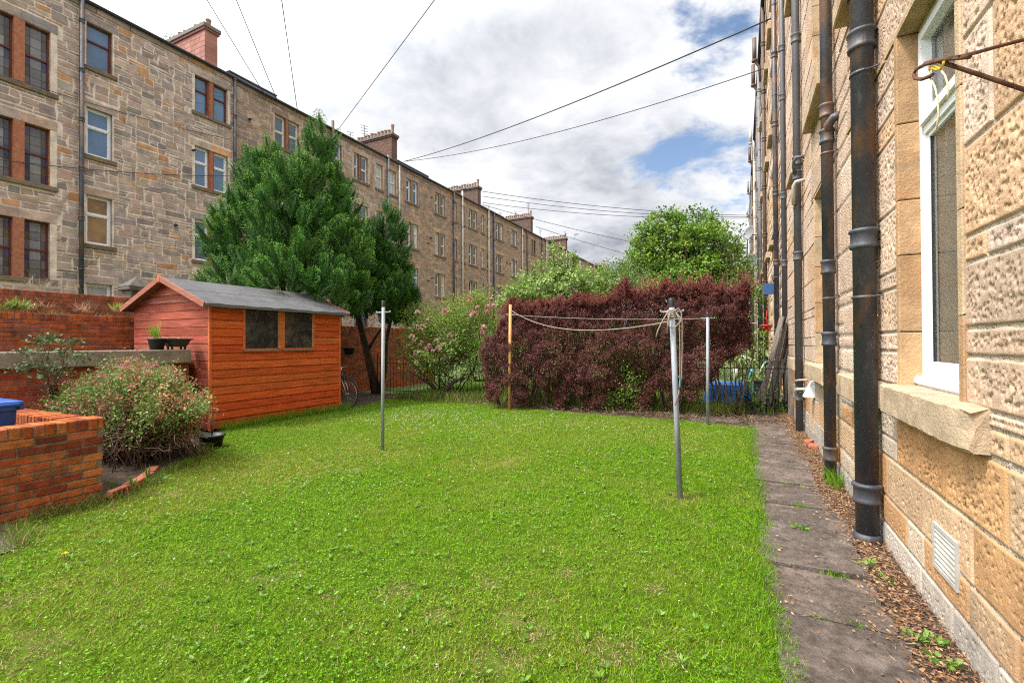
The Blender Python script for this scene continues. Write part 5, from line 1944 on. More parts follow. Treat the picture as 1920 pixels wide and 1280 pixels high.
for yy, s in ((SY0 - og, -1), (SY1 + og, 1)):
    m = MB()
    for d in (1, -1):
        a = np.array((SX - SW / 2, yy, ZR + .03))
        b = np.array((SX - SW / 2 + d * (SW / 2 + ov + .01), yy, ZE + .03 - (ov + .01) * rise))
        ax = (b - a) / np.linalg.norm(b - a)
        az = np.cross(ax, np.array((0, 1., 0))) * (-d if d > 0 else d)
        if az[2] < 0:
            az = -az
        m.cbox(a, ax, np.array((0, float(s), 0)), az, (0, .001, -.085), (np.linalg.norm(b - a), .02, .012), .003, (.30, .11, .07))
    m.build('bargeboard', MT['wood_gable'], sh)
    m = MB()
    m.add([(SX - SW / 2 - .045, yy + s * .024, ZR + .02), (SX - SW / 2, yy + s * .024, ZR - .085), (SX - SW / 2 + .045, yy + s * .024, ZR + .02), (SX - SW / 2, yy + s * .024, ZR + .085),
           (SX - SW / 2 - .045, yy, ZR + .02), (SX - SW / 2, yy, ZR - .085), (SX - SW / 2 + .045, yy, ZR + .02), (SX - SW / 2, yy, ZR + .085)],
          [(0, 1, 2, 3), (0, 4, 5, 1), (1, 5, 6, 2), (2, 6, 7, 3), (3, 7, 4, 0), (7, 6, 5, 4)], (.42, .13, .07))
    m.build('finial', MT['wood_gable'], sh)

# ------------------------------------------------------------------ washing poles and lines


def pole(px, pyb, pxt, pyt, r, mat, lab, arm_py, arm_l, cap=True, arm_dir=None):
    b = on(2, 0, px, pyb)
    dpt = float((b - CC) @ CF)
    t = at(pxt, pyt, dpt)
    o = empty('washing_pole', b, lab, 'pole', 'washing line poles on the lawn')
    m = MB()
    m.tube([b - (0, 0, .1), t], r, 16)
    m.build('post', MT[mat], o)
    if cap:
        m = MB()
        a = (t - b) / np.linalg.norm(t - b)
        m.lathe(t, [(r * 1.12, -.055), (r * 1.15, 0), (r * .9, .016), (.001, .018)], 16, a)
        m.lathe(t, [(r * 1.13, -.07), (r * 1.13, -.055)], 16, a)
        m.build('cap', MT['black_plastic'], o)
    f = (pyb - arm_py) / (pyb - pyt)
    c = b + (t - b) * f
    d = unit(np.array(arm_dir if arm_dir is not None else (1, .12, 0), float))
    m = MB()
    m.tube([c - d * arm_l + (0, 0, .003), c + d * arm_l + (0, 0, .006)], .009, 8)
    m.tube([c - d * arm_l, c - d * (arm_l + .004) + (0, 0, .022)], .009, 8)
    m.tube([c + d * arm_l, c + d * (arm_l + .004) + (0, 0, .022)], .009, 8)
    m.build('cross_bar', MT['galv'], o)
    return o, b, t, c


P1 = pole(717, 845, 719, 566, .024, 'galv', 'grey steel washing pole standing alone nearest the shed', 586, .11)
P2 = pole(1276, 935, 1259, 562, .026, 'galv', 'leaning grey steel washing pole with the rope knotted round its top', 585, .10)
P3 = pole(955, 768, 957, 571, .034, 'yellow_post', 'yellow wooden-looking washing pole with peeling paint before the hedge', 590, .09, False)
P4 = pole(1327, 796, 1327, 587, .027, 'galv', 'farthest right grey washing pole, by the end of the hedge', 597, .11)


def rope(a, b, sag, r=.0075, n=16, side=None):
    a, b = np.array(a), np.array(b)
    return [a + (b - a) * t - np.array((0, 0, 4 * sag * t * (1 - t))) for t in np.linspace(0, 1, n)]


m = MB()
m.tube(rope(P3[3] + (0, 0, -.0), P4[3], .05), .0062, 6)
tag(m.build('washing_line', MT['rope']), 'taut washing line from the yellow pole to the farthest right pole', 'rope')
m = MB()
k2 = P2[1] + (P2[2] - P2[1]) * .925
m.tube(rope(P3[1] + (P3[2] - P3[1]) * .95, k2 + (0, 0, -.06), .24), .0065, 6)
for z in (-.02, .0, .02, .04):        # wound round the pole
    m.lathe(k2 + (0, 0, z), [(.028, -.012), (.042, -.008), (.045, 0), (.042, .008), (.028, .012)], 14)
rd_ = lambda px, py: at(px, py, float((k2 - CC) @ CF) - .04)
m.tube([rd_(1254, 582), rd_(1243, 600), rd_(1234, 618), rd_(1230, 632)], .0065, 6)
m.tube([rd_(1256, 586), rd_(1252, 605), rd_(1251, 624)], .0065, 6)
m.tube([rd_(1262, 584), rd_(1272, 578), rd_(1278, 588), rd_(1277, 602), rd_(1266, 613), rd_(1256, 614), rd_(1252, 604)], .0065, 6)
m.tube([rd_(1266, 582), rd_(1274, 600), rd_(1275, 660), rd_(1275, 705), rd_(1273, 735), rd_(1266, 760)], .005, 6)
m.tube([rd_(1268, 586), rd_(1279, 600), rd_(1279, 660), rd_(1278, 712), rd_(1273, 730)], .005, 6)
tag(m.build('washing_line', MT['rope']), 'slack washing line knotted in a tangle round the leaning pole', 'rope')
m = MB()
m.tube([rd_(1274, 704), rd_(1276, 712), rd_(1275, 724), rd_(1273, 729)], .011, 6)
tag(m.build('clothes_peg', material('green_cord', (.03, .14, .12), rough=.8, var=.1, bump=0)), 'small dark green peg clipped on the hanging rope', 'peg')

# ------------------------------------------------------------------ railings
FA, FB = np.array((-9.7, 10.75, 0)), np.array((.93, 11.45, 0))
fl = np.linalg.norm(FB - FA)
fx = (FB - FA) / fl
fe = empty('iron_railings', (FA + FB) / 2, 'black iron bow-top railings across the end of the garden', 'railings')
m = MB()
nb = int(fl / .115)
H = 1.13
for i in range(nb + 1):
    p = FA + fx * (fl * i / nb)
    top = H - .10
    m.tube([p, p + (0, 0, top)], .0066, 6, smooth=True)
    if i % 2 == 0 and i < nb:
        q = FA + fx * (fl * (i + 1) / nb)
        m.tube([p + (0, 0, top), p + fx * .012 + (0, 0, top + .05), (p + q) / 2 + (0, 0, top + .085), q - fx * .012 + (0, 0, top + .05), q + (0, 0, top)], .0075, 6)
m.build('railing_bars', MT['railing'], fe)
for z in (.14, .93):
    m = MB()
    m.cbox(FA, fx, np.array((-fx[1], fx[0], 0)), ZV, (0, -.005, z - .010), (fl, .005, z + .010), .002)
    m.build('rail', MT['railing'], fe)
for i in range(6):
    p = FA + fx * (fl * i / 5)
    m = MB()
    m.tube([p - (0, 0, .1), p + (0, 0, H + .05)], .02, 8)
    m.build('fence_post', MT['railing'], fe)
gp = on(2, 0, 1497, 768)
m = MB()
m.cbox(np.array((.90, 11.1, 0)), *I3, (-.05, -.06, -.05), (.04, .06, 1.22), .006)
tag(m.build('gate_post', MT['wood_grey']), 'dark weathered wooden post beside the grey drainpipe', 'post')

# ------------------------------------------------------------------ bicycle behind the shed
bc = on(1, 8.22, 651, 722)
bc[2] = .33
bk = empty('bicycle', (bc[0] - .5, 8.22, 0), 'bicycle behind the shed with only its front wheel showing', 'bicycle')


def cyc_wheel(c):
    m = MB()
    n = 40
    pts = [c + (.32 * math.cos(2 * math.pi * k / n), .0, .32 * math.sin(2 * math.pi * k / n)) for k in range(n + 1)]
    m.tube(pts, .014, 8, caps=False)
    w = m.build('wheel', MT['tyre'], bk)
    m = MB()
    pts = [c + (.302 * math.cos(2 * math.pi * k / n), .0, .302 * math.sin(2 * math.pi * k / n)) for k in range(n + 1)]
    m.tube(pts, .011, 8, caps=False)
    m.lathe(c, [(.02, -.04), (.02, .04)], 10, (0, 1, 0))
    for k in range(20):
        a = 2 * math.pi * k / 20
        s = .03 if k % 2 else -.03
        m.tube([c + (.02 * math.cos(a + .4), s, .02 * math.sin(a + .4)), c + (.30 * math.cos(a), 0, .30 * math.sin(a))], .0016, 4)
    m.build('rim', MT['steel'], w)


cyc_wheel(bc)
rc = bc - np.array((1.03, 0, 0))
cyc_wheel(rc)
m = MB()
bb, st_, hd, hb = rc + (.42, 0, -.04), rc + (.27, 0, .46), bc + (-.17, 0, .50), bc + (-.14, 0, .34)
for a, b in ((rc, bb), (rc, st_), (bb, st_), (st_, hd), (bb, hb), (hb, hd)):
    m.tube([a, b], .015, 8)
m.build('frame', MT['blue_plastic'], bk)
m = MB()
for s in (-.045, .045):
    m.tube([hb + (0, s, 0), bc + (-.05, s, .16), bc + (0, s, 0)], .011, 8)
m.build('fork', MT['steel'], bk)
m = MB()
m.tube([st_, st_ + (-.03, 0, .16)], .013, 8)
ringbox(m, *(st_ + (-.03, 0, 0))[:2], [(.09, .05, st_[2] + .15), (.13, .07, st_[2] + .18), (.12, .06, st_[2] + .20)], .04)
m.build('saddle', MT['black_plastic'], bk)
m = MB()
m.tube([hd, hd + (-.02, 0, .12)], .013, 8)
m.tube([hd + (-.1, -.26, .13), hd + (0, -.2, .13), hd + (-.02, 0, .12), hd + (0, .2, .13), hd + (-.1, .26, .13)], .012, 8)
m.build('handlebar', MT['steel'], bk)
m = MB()
m.tube([bc + (.36 * math.cos(a), 0, .36 * math.sin(a)) for a in np.linspace(.2, 2.6, 14)], .012, 6)
m.build('mudguard', MT['black_plastic'], bk)
wbk = on(0, -10.75, 655, 655)
m = MB()
m.lathe(wbk + (.0, 0, 0), [(.001, -.17), (.10, -.16), (.15, -.08), (.18, .04), (.19, .05), (.17, .05), (.14, -.06), (.001, -.12)], 18)
m.tube([wbk + (-.2, 0, .12), wbk + (-.12, 0, .05)], .01, 6)
tag(m.build('wall_basket', MT['black_plastic']), 'black half-round plant basket hung on the brick wall behind the shed', 'basket')


# ------------------------------------------------------------------ pots
def pot_profile(m, c, r0, r1, h):
    m.lathe(c, [(.001, 0), (r0, 0), (r1 * .97, h * .86), (r1 * 1.08, h * .86), (r1 * 1.08, h), (r1 * .98, h), (r1 * .93, h * .8), (.001, h * .78)], 22)


c = on(0, -8.72, 294, 650)
c[2] = 1.422
fp = empty('potted_plant', c, 'black flowerpot with upright green blades standing on the stone coping', 'potted plant')
m = MB()
pot_profile(m, c, .095, .125, .19)
m.build('pot', MT['black_plastic'], fp)
n = 26
P = np.tile(c + (0, 0, .16), (n, 1)) + RNG.normal(0, .035, (n, 3)) * (1, 1, 0)
D = rnd_dirs(n, 3.2) + np.array((0, -.25, 0)) * RNG.uniform(0, 1, (n, 1))
leaves('blades', P, D, rnd_dirs(n), RNG.uniform(.18, .36, n), .022, mixcol(n, [(.20, .34, .03), (.26, .40, .05)]), MT['leaf'], fp)
c = on(0, -8.72, 331, 648)
c[2] = 1.422
pl = empty('planter', c, 'black footed trough planter standing on the end of the stone coping', 'planter')
m = MB()
ringbox(m, c[0], c[1], [(.09, .13, c[2] + .045), (.12, .19, c[2] + .16), (.135, .215, c[2] + .165), (.135, .215, c[2] + .185), (.12, .195, c[2] + .185), (.11, .18, c[2] + .15)], .05)
for dy in (-.1, .1):
    for dx in (-.06, .06):
        m.tube([c + (dx, dy, 0), c + (dx, dy * 1.05, .06)], .018, 8)
m.build('trough', MT['black_plastic'], pl)
n = 60
P = np.stack([RNG.uniform(-.09, .09, n) + c[0], RNG.uniform(-.17, .17, n) + c[1], np.full(n, c[2] + .16)], 1)
leaves('sprigs', P, rnd_dirs(n, 1.3), rnd_dirs(n), RNG.uniform(.03, .08, n), .010, mixcol(n, [(.22, .24, .12), (.30, .24, .13)]), MT['leaf'], pl)
c = on(2, 0.02, 397, 836)
tp = empty('potted_plant', c, 'wide black pot with a bare twig on the lawn edge by the shed corner', 'potted plant')
m = MB()
pot_profile(m, c, .13, .165, .17)
m.build('pot', MT['black_plastic'], tp)
m = MB()
for k in range(5):
    a = k * 1.3
    t0 = c + (0, 0, .14)
    t1 = t0 + np.array((.05 * math.cos(a), .05 * math.sin(a), .25 + .05 * k))
    m.tube([t0, (t0 + t1) / 2 + (.015, 0, 0), t1, t1 + (.05 * math.cos(a + 1), .05 * math.sin(a + 1), .10)], [.006, .005, .004, .002], 6)
m.build('twigs', MT['twig'], tp)


# ------------------------------------------------------------------ plants
def limb(m, pts, r0, r1, n=8):
    m.tube(pts, list(np.linspace(r0, r1, len(pts))), n)


def wander(a, b, n, amp):
    a, b = np.array(a, float), np.array(b, float)
    t = np.linspace(0, 1, n)[:, None]
    w = RNG.normal(0, amp, (n, 3)) * np.sin(np.pi * t)
    return list(a + (b - a) * t + w)


def plume_leaves(B, A, Ln, R, per, Lf, Wf, cols):
    """flame-shaped sprays: leaves set round each plume's axis, pointing along and outwards"""
    n = len(B) * per
    i = np.repeat(np.arange(len(B)), per)
    t = RNG.beta(1.3, 1.5, n)
    A = unit(A)
    h = np.where(np.abs(A[:, 2:3]) < .9, [[0, 0, 1.0]], [[1.0, 0, 0]])
    U = unit(np.cross(A, h))
    W = np.cross(A, U)
    w = RNG.uniform(0, 2 * np.pi, n)
    rr = R[i] * np.sin(np.pi * np.clip(t * .86 + .10, 0, 1)) ** .8 * RNG.uniform(.45, 1.08, n) ** .5
    rad = U[i] * np.cos(w)[:, None] + W[i] * np.sin(w)[:, None]
    P = B[i] + A[i] * (t * Ln[i])[:, None] + rad * rr[:, None]
    D = unit(A[i] * .8 + rad * .8 + RNG.normal(0, .30, (n, 3)))
    N = unit(rad + RNG.normal(0, .5, (n, 3)))
    c = cols[RNG.integers(0, len(cols), len(B))][i] * RNG.uniform(.75, 1.25, (n, 1))
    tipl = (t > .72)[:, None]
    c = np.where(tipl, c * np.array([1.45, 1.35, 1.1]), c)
    return P, D, N, RNG.uniform(.7, 1.25, n) * Lf, RNG.uniform(.7, 1.25, n) * Wf, c


def conifer(name, label, lobes, per_m2, per, base, trunks, cols, size=1.0, fill=.22):
    """lobes: (px, py, depth, rx, rz): flame-shaped lobes of the crown"""
    o = empty(name, base, label, 'tree')
    Bs, As, Ls, Rs = [], [], [], []
    for (px, py, d, rx, rz) in lobes:
        c = at(px, py, d)
        n = int(4 * math.pi * rx * rz * per_m2 * .8)
        v = rnd_dirs(n)
        v = v[v[:, 2] > -.85]
        k = RNG.uniform(.80, 1.02, len(v))
        k = np.where(RNG.uniform(0, 1, len(v)) < fill, RNG.uniform(.3, .8, len(v)), k)
        # the lobe narrows to its top like a flame
        nar = np.where(v[:, 2] > 0, 1 - .45 * v[:, 2] ** 1.5, 1.0)
        p = c + v * np.array((rx, rx, rz)) * k[:, None] * np.stack([nar, nar, np.ones(len(v))], 1)
        ax = v * np.array((1, 1, .5)) * .62 + np.array((0, 0, .80)) + RNG.normal(0, .16, (len(v), 3))
        L = RNG.uniform(.32, .72, len(v)) * size
        Bs.append(p - unit(ax) * (L * .55)[:, None])
        As.append(ax)
        Ls.append(L)
        Rs.append(L * RNG.uniform(.22, .32, len(v)))
    B, A, L, R = map(np.concatenate, (Bs, As, Ls, Rs))
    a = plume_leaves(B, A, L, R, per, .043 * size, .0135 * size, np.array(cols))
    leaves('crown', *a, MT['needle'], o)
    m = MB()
    for i in range(len(B)):      # solid dark green core added inside each spray to block light
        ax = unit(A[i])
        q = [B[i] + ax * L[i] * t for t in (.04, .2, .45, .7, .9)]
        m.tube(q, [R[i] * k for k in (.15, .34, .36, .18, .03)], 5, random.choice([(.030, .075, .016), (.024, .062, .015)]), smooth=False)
    m.build('shade_core', MT['needle'], o)
    m = MB()
    for pts, r0, r1 in trunks:
        limb(m, pts, r0, r1, 10)
    m.build('trunk', MT['bark'], o)
    return o


CON = [(.062, .175, .026), (.088, .215, .034), (.048, .135, .026), (.115, .245, .04), (.078, .18, .05)]
D1 = 12.4
gA = np.array((-10.35, 9.0, 0.0))
tp = lambda px, py, d: at(px, py, d)
conifer('conifer_tree', 'big bushy dark green conifer towering over the shed roof',
        [(590, 350, D1, .72, 1.75), (500, 395, D1, .95, 1.85), (555, 420, D1 - .6, 1.15, 1.9), (440, 450, D1, .75, 1.35), (420, 500, D1 - .3, .68, .80), (470, 520, D1 - .8, .85, .85),
         (640, 440, D1, .75, 1.55), (655, 500, D1 - .3, .65, 1.15), (560, 520, D1 - 1.0, 1.25, 1.05), (630, 535, D1 - .8, .75, .85), (520, 450, D1 + .6, 1.4, 2.0), (610, 430, D1 + .6, 1.1, 2.0), (472, 350, D1, .42, 1.1), (607, 275, D1, .34, .75)],
        6.0, 420, gA, [(wander(gA, tp(590, 500, D1), 8, .05), .17, .10), (wander(gA + (0, 0, .8), tp(520, 520, D1), 7, .08), .10, .05), (wander(gA + (0, 0, 1.2), tp(640, 540, D1), 6, .08), .09, .04),
                        (wander(gA + (0, 0, 1.6), tp(470, 545, D1 - .3), 7, .08), .07, .03), (wander(tp(590, 500, D1), tp(590, 330, D1), 6, .05), .10, .03), (wander(tp(520, 520, D1), tp(500, 380, D1), 6, .05), .05, .02)], CON)
D2 = 13.4
gB = on(2, 0, 706, 737)
dB = float((gB - CC) @ CF)
conifer('conifer_tree', 'slimmer conifer with a leaning bare trunk between the big conifer and the rose bush',
        [(718, 450, D2, .55, 1.15), (742, 470, D2, .5, 1.05), (700, 500, D2, .6, 1.0), (750, 530, D2, .48, .8), (715, 545, D2 - .5, .7, .75), (768, 560, D2, .28, .6), (680, 560, D2 - .3, .6, .6), (735, 580, D2 + .3, .6, .5), (785, 572, D2, .16, .35), (745, 560, D2 - .3, .6, .75), (700, 470, D2, .5, 1.0), (725, 520, D2 - .2, .6, .9)],
        7.0, 400, gB, [([gB, tp(698, 700, dB), tp(688, 660, dB), tp(676, 610, dB - .1), tp(668, 575, dB - .3), tp(700, 500, D2)], .15, .06),
                        ([gB + (.1, .05, 0), tp(722, 690, dB), tp(724, 640, dB), tp(735, 590, dB), tp(722, 470, D2)], .09, .03), ([tp(688, 660, dB), tp(705, 630, dB), tp(725, 600, dB)], .05, .03),
                        (wander(tp(676, 610, dB), tp(655, 560, dB - .5), 5, .05), .05, .02)], [(.045, .13, .022), (.06, .16, .026), (.036, .105, .022)], .95)
# bare brown twigs under the conifers
m = MB()
for k in range(60):
    a = tp(random.uniform(655, 760), random.uniform(570, 625), dB + random.uniform(-.4, .4))
    b = a + RNG.normal(0, .35, 3) * (1, 1, .6) + (0, 0, -.12)
    m.tube(wander(a, b, 4, .04), [.008, .006, .004, .002], 5)
tag(m.build('dead_twigs', MT['twig']), 'bare dead twigs hanging under the slimmer conifer', 'twigs', kind='stuff')


def leafy(name, label, cat, base, trunk_pts, lobes, cols, leaf=.07, cl_m2=7, per=60, cr=.30, group=None, limbs=8, r0=.16, upn=.8, mat='leaf', fill=.3, extra=None):
    """broad-leaved crown: clusters of leaves on ellipsoid lobes (px, py, depth, rx, rz) plus trunk and limbs"""
    o = empty(name, base, label, cat, group)
    cs = []
    m = MB()
    if trunk_pts:
        limb(m, trunk_pts, r0, r0 * .5, 10)
    for (px, py, d, rx, rz) in lobes:
        c = at(px, py, d)
        n = int(4 * math.pi * rx * rz * cl_m2)
        v = rnd_dirs(n)
        k = np.where(RNG.uniform(0, 1, n) < fill, RNG.uniform(.35, .85, n), RNG.uniform(.82, 1.1, n))
        p = c + v * np.array((rx, rx, rz)) * k[:, None]
        p = p[p[:, 2] > .1]
        cs.append(p)
        st = np.array(trunk_pts[-1]) if trunk_pts else np.array(base)
        for j in range(min(limbs, len(p))):
            q = p[RNG.integers(0, len(p))]
            limb(m, wander(st if trunk_pts is None or j % 2 else trunk_pts[len(trunk_pts) // 2], q, 6, .12), r0 * .35, .012, 6)
    C = np.concatenate(cs)
    n = len(C) * per
    i = np.repeat(np.arange(len(C)), per)
    sc = RNG.uniform(.6, 1.3, len(C))
    P = C[i] + RNG.normal(0, 1, (n, 3)) * (cr * sc[i])[:, None] * (.6, .6, .42)
    out = unit(P - C.mean(0))
    D = unit(out * .5 + RNG.normal(0, .7, (n, 3)) + (0, 0, -.1))
    N = unit(RNG.normal(0, .55, (n, 3)) + out * .3 + (0, 0, upn))
    cc = np.array(cols)[RNG.integers(0, len(cols), len(C))][i] * RNG.uniform(.75, 1.3, (n, 1))
    L = RNG.uniform(.7, 1.3, n) * leaf
    leaves('crown' if cat == 'tree' else 'foliage', P, D, N, L, L * .62, cc, MT[mat], o, .08)
    m.build('trunk' if cat == 'tree' else 'stems', MT['bark'], o)
    return o


G_MID = [(.10, .20, .025), (.13, .235, .03), (.08, .16, .022), (.17, .27, .035)]
G_LIGHT = [(.19, .30, .06), (.24, .34, .085), (.16, .27, .05), (.28, .37, .12)]
b = at(1290, 640, 21)
b[2] = 0
leafy('garden_tree', 'tall round leafy green tree rising behind the purple hedge', 'tree', b, wander(b, at(1285, 520, 21), 5, .06),
      [(1285, 480, 21, 1.75, 1.45), (1240, 470, 21, 1.2, 1.1), (1325, 470, 20.6, 1.2, 1.1), (1215, 520, 21, .9, .7), (1262, 430, 21, .75, .7), (1322, 435, 21, .65, .65), (1290, 520, 20, 1.5, .8), (1215, 425, 21, .45, .45), (1350, 500, 20.5, .8, .8),
       (1205, 480, 21, .6, .5), (1312, 405, 21, .25, .3), (1265, 408, 21, .3, .25), (1235, 402, 21, .2, .2), (1195, 515, 20.6, .8, .55), (1345, 455, 20.8, .5, .45), (1225, 450, 21, .4, .35), (1300, 400, 21, .16, .3), (1335, 415, 21, .2, .35), (1250, 405, 21, .14, .3), (1365, 520, 20, .6, .7), (1190, 490, 20.8, .65, .45), (1372, 475, 20.6, .5, .4), (1200, 450, 21, .35, .3), (1352, 425, 21, .3, .25), (1380, 500, 20, .45, .5), (1170, 520, 20.5, .6, .4)], [(.13, .25, .03), (.17, .29, .035), (.10, .20, .025), (.21, .32, .045)], .125, 4.0, 50, .27, limbs=7, r0=.2)
b = at(1385, 640, 19)
b[2] = 0
leafy('garden_tree', 'thin open-crowned tree at the end of the hedge by the pipes', 'tree', b, wander(b, at(1385, 560, 19), 5, .05),
      [(1392, 520, 19, .55, .9), (1372, 455, 19.4, .35, .35), (1395, 480, 19, .3, .4), (1375, 540, 19, .7, .6), (1352, 445, 19.6, .25, .2), (1405, 560, 18, .4, .8), (1385, 435, 19, .22, .15)], G_MID, .09, 4.5, 34, .26, limbs=6, r0=.08)
b = at(1050, 640, 17.5)
b[2] = 0
leafy('apple_tree', 'pale green straggly tree behind the left half of the hedge', 'tree', b, wander(b, at(1050, 560, 17.5), 5, .05),
      [(1050, 545, 17.5, 1.6, .75), (1000, 560, 17.5, .9, .5), (1040, 500, 17.5, .35, .8), (1085, 530, 17.3, .7, .55), (1020, 530, 17.4, .45, .4), (975, 550, 17, .3, .35), (1070, 495, 17.4, .25, .35), (1115, 540, 17.3, .7, .6), (960, 560, 16.5, .5, .4), (1140, 525, 17.5, .5, .5), (985, 545, 17, .6, .4), (1010, 500, 17.5, .12, .3), (990, 520, 17.5, .2, .2)],
      G_LIGHT, .10, 5.5, 48, .26, limbs=5, r0=.10)
b = at(1150, 640, 19)
b[2] = 0
leafy('garden_shrub', 'large grey-green bush between the pale tree and the tall leafy tree', 'shrub', b, None,
      [(1160, 535, 19, 1.2, .8), (1130, 550, 18.5, .9, .6), (1190, 545, 18.5, .9, .6), (1175, 505, 20, .7, .5), (1145, 515, 20, .45, .35)], [(.12, .19, .05), (.15, .21, .06), (.10, .17, .04)], .08, 5, 42, .3, r0=.08)
b = at(1215, 640, 15)
b[2] = 0
leafy('garden_shrub', 'yellow-green shrub showing just over the hedge top', 'shrub', b, None, [(1215, 545, 15, .55, .38), (1190, 555, 15, .35, .3)], [(.24, .30, .05), (.28, .32, .06)], .06, 8, 46, .2, r0=.05)
for px, py, d, rx, rz, lab, cc in ((1395, 745, 10.6, .35, .22, 'low weedy green growth at the foot of the railings by the blue tub', G_MID + G_LIGHT), (1452, 752, 10.2, .3, .2, 'low weedy green growth at the foot of the boards', G_LIGHT), (1410, 650, 14.5, .45, .6, 'green bush by the drainpipes beyond the railings', G_MID), (1395, 700, 13.4, .55, .5, 'leafy low bush behind the blue toy tub', G_MID + G_LIGHT),
                                   (1470, 715, 13.0, .3, .35, 'green weedy bush growing between the leaning boards', G_LIGHT), (1050, 660, 15.5, 1.6, .8, 'green bush mass seen through gaps under the purple hedge', G_LIGHT), (850, 655, 13.6, 1.5, .95, 'green bush beyond the railings behind the rose', G_MID + G_LIGHT),
                                   (1200, 650, 15, 1.3, .8, 'second green bush seen through the hedge bottom', G_MID), (800, 545, 30, 2.2, 1.6, 'distant dark shrub between conifer and rose bush', G_MID)):
    b = at(px, py, d)
    if d > 25:
        continue
    b[2] = 0
    leafy('garden_shrub', lab, 'shrub', b, None, [(px, py, d, rx, rz)], cc, .07, 7, 42, .25, r0=.05, group='shrubs beyond the railings')
# distant tree line closing the gap between the two terraces
for k, (x, y, s) in enumerate(((-8, 92, 3.2), (-3, 96, 3.8), (-13, 98, 3.0), (1.5, 88, 2.6), (-18, 100, 3.4))):
    c = np.array((x, y, 0.0))
    u_ = proj = None
    o = empty('far_tree', c, ['far tree closing the view between the terraces', 'tallest far tree closing the view between the terraces', 'far tree left of the tallest one between the terraces', 'far tree nearest the right-hand tenement', 'leftmost far tree by the end of the terrace'][k], 'tree')
    n = 5000
    v = rnd_dirs(n)
    P = c + (0, 0, s * 1.3) + v * np.array((s, s, s * 1.15)) * (RNG.uniform(.55, 1.05, n) * (.75 + .4 * fbm(v[:, 0] * 3 + k * 7, v[:, 2] * 3 + v[:, 1] * 2, k, 3)))[:, None]
    leaves('crown', P, rnd_dirs(n), rnd_dirs(n, .8), .45, .32, mixcol(n, G_MID, jit=.3), MT['leaf'], o)
    m = MB()
    m.tube([c, c + (0, 0, s)], [.25, .15], 8)
    m.build('trunk', MT['bark'], o)

# ------------------------------------------------------------------ purple hedge
HA, HB = np.array((-5.5, 10.35, 0)), np.array((.12, 11.05, 0))
hl = np.linalg.norm(HB - HA)
hx = (HB - HA) / hl
hy = np.array((-hx[1], hx[0], 0))


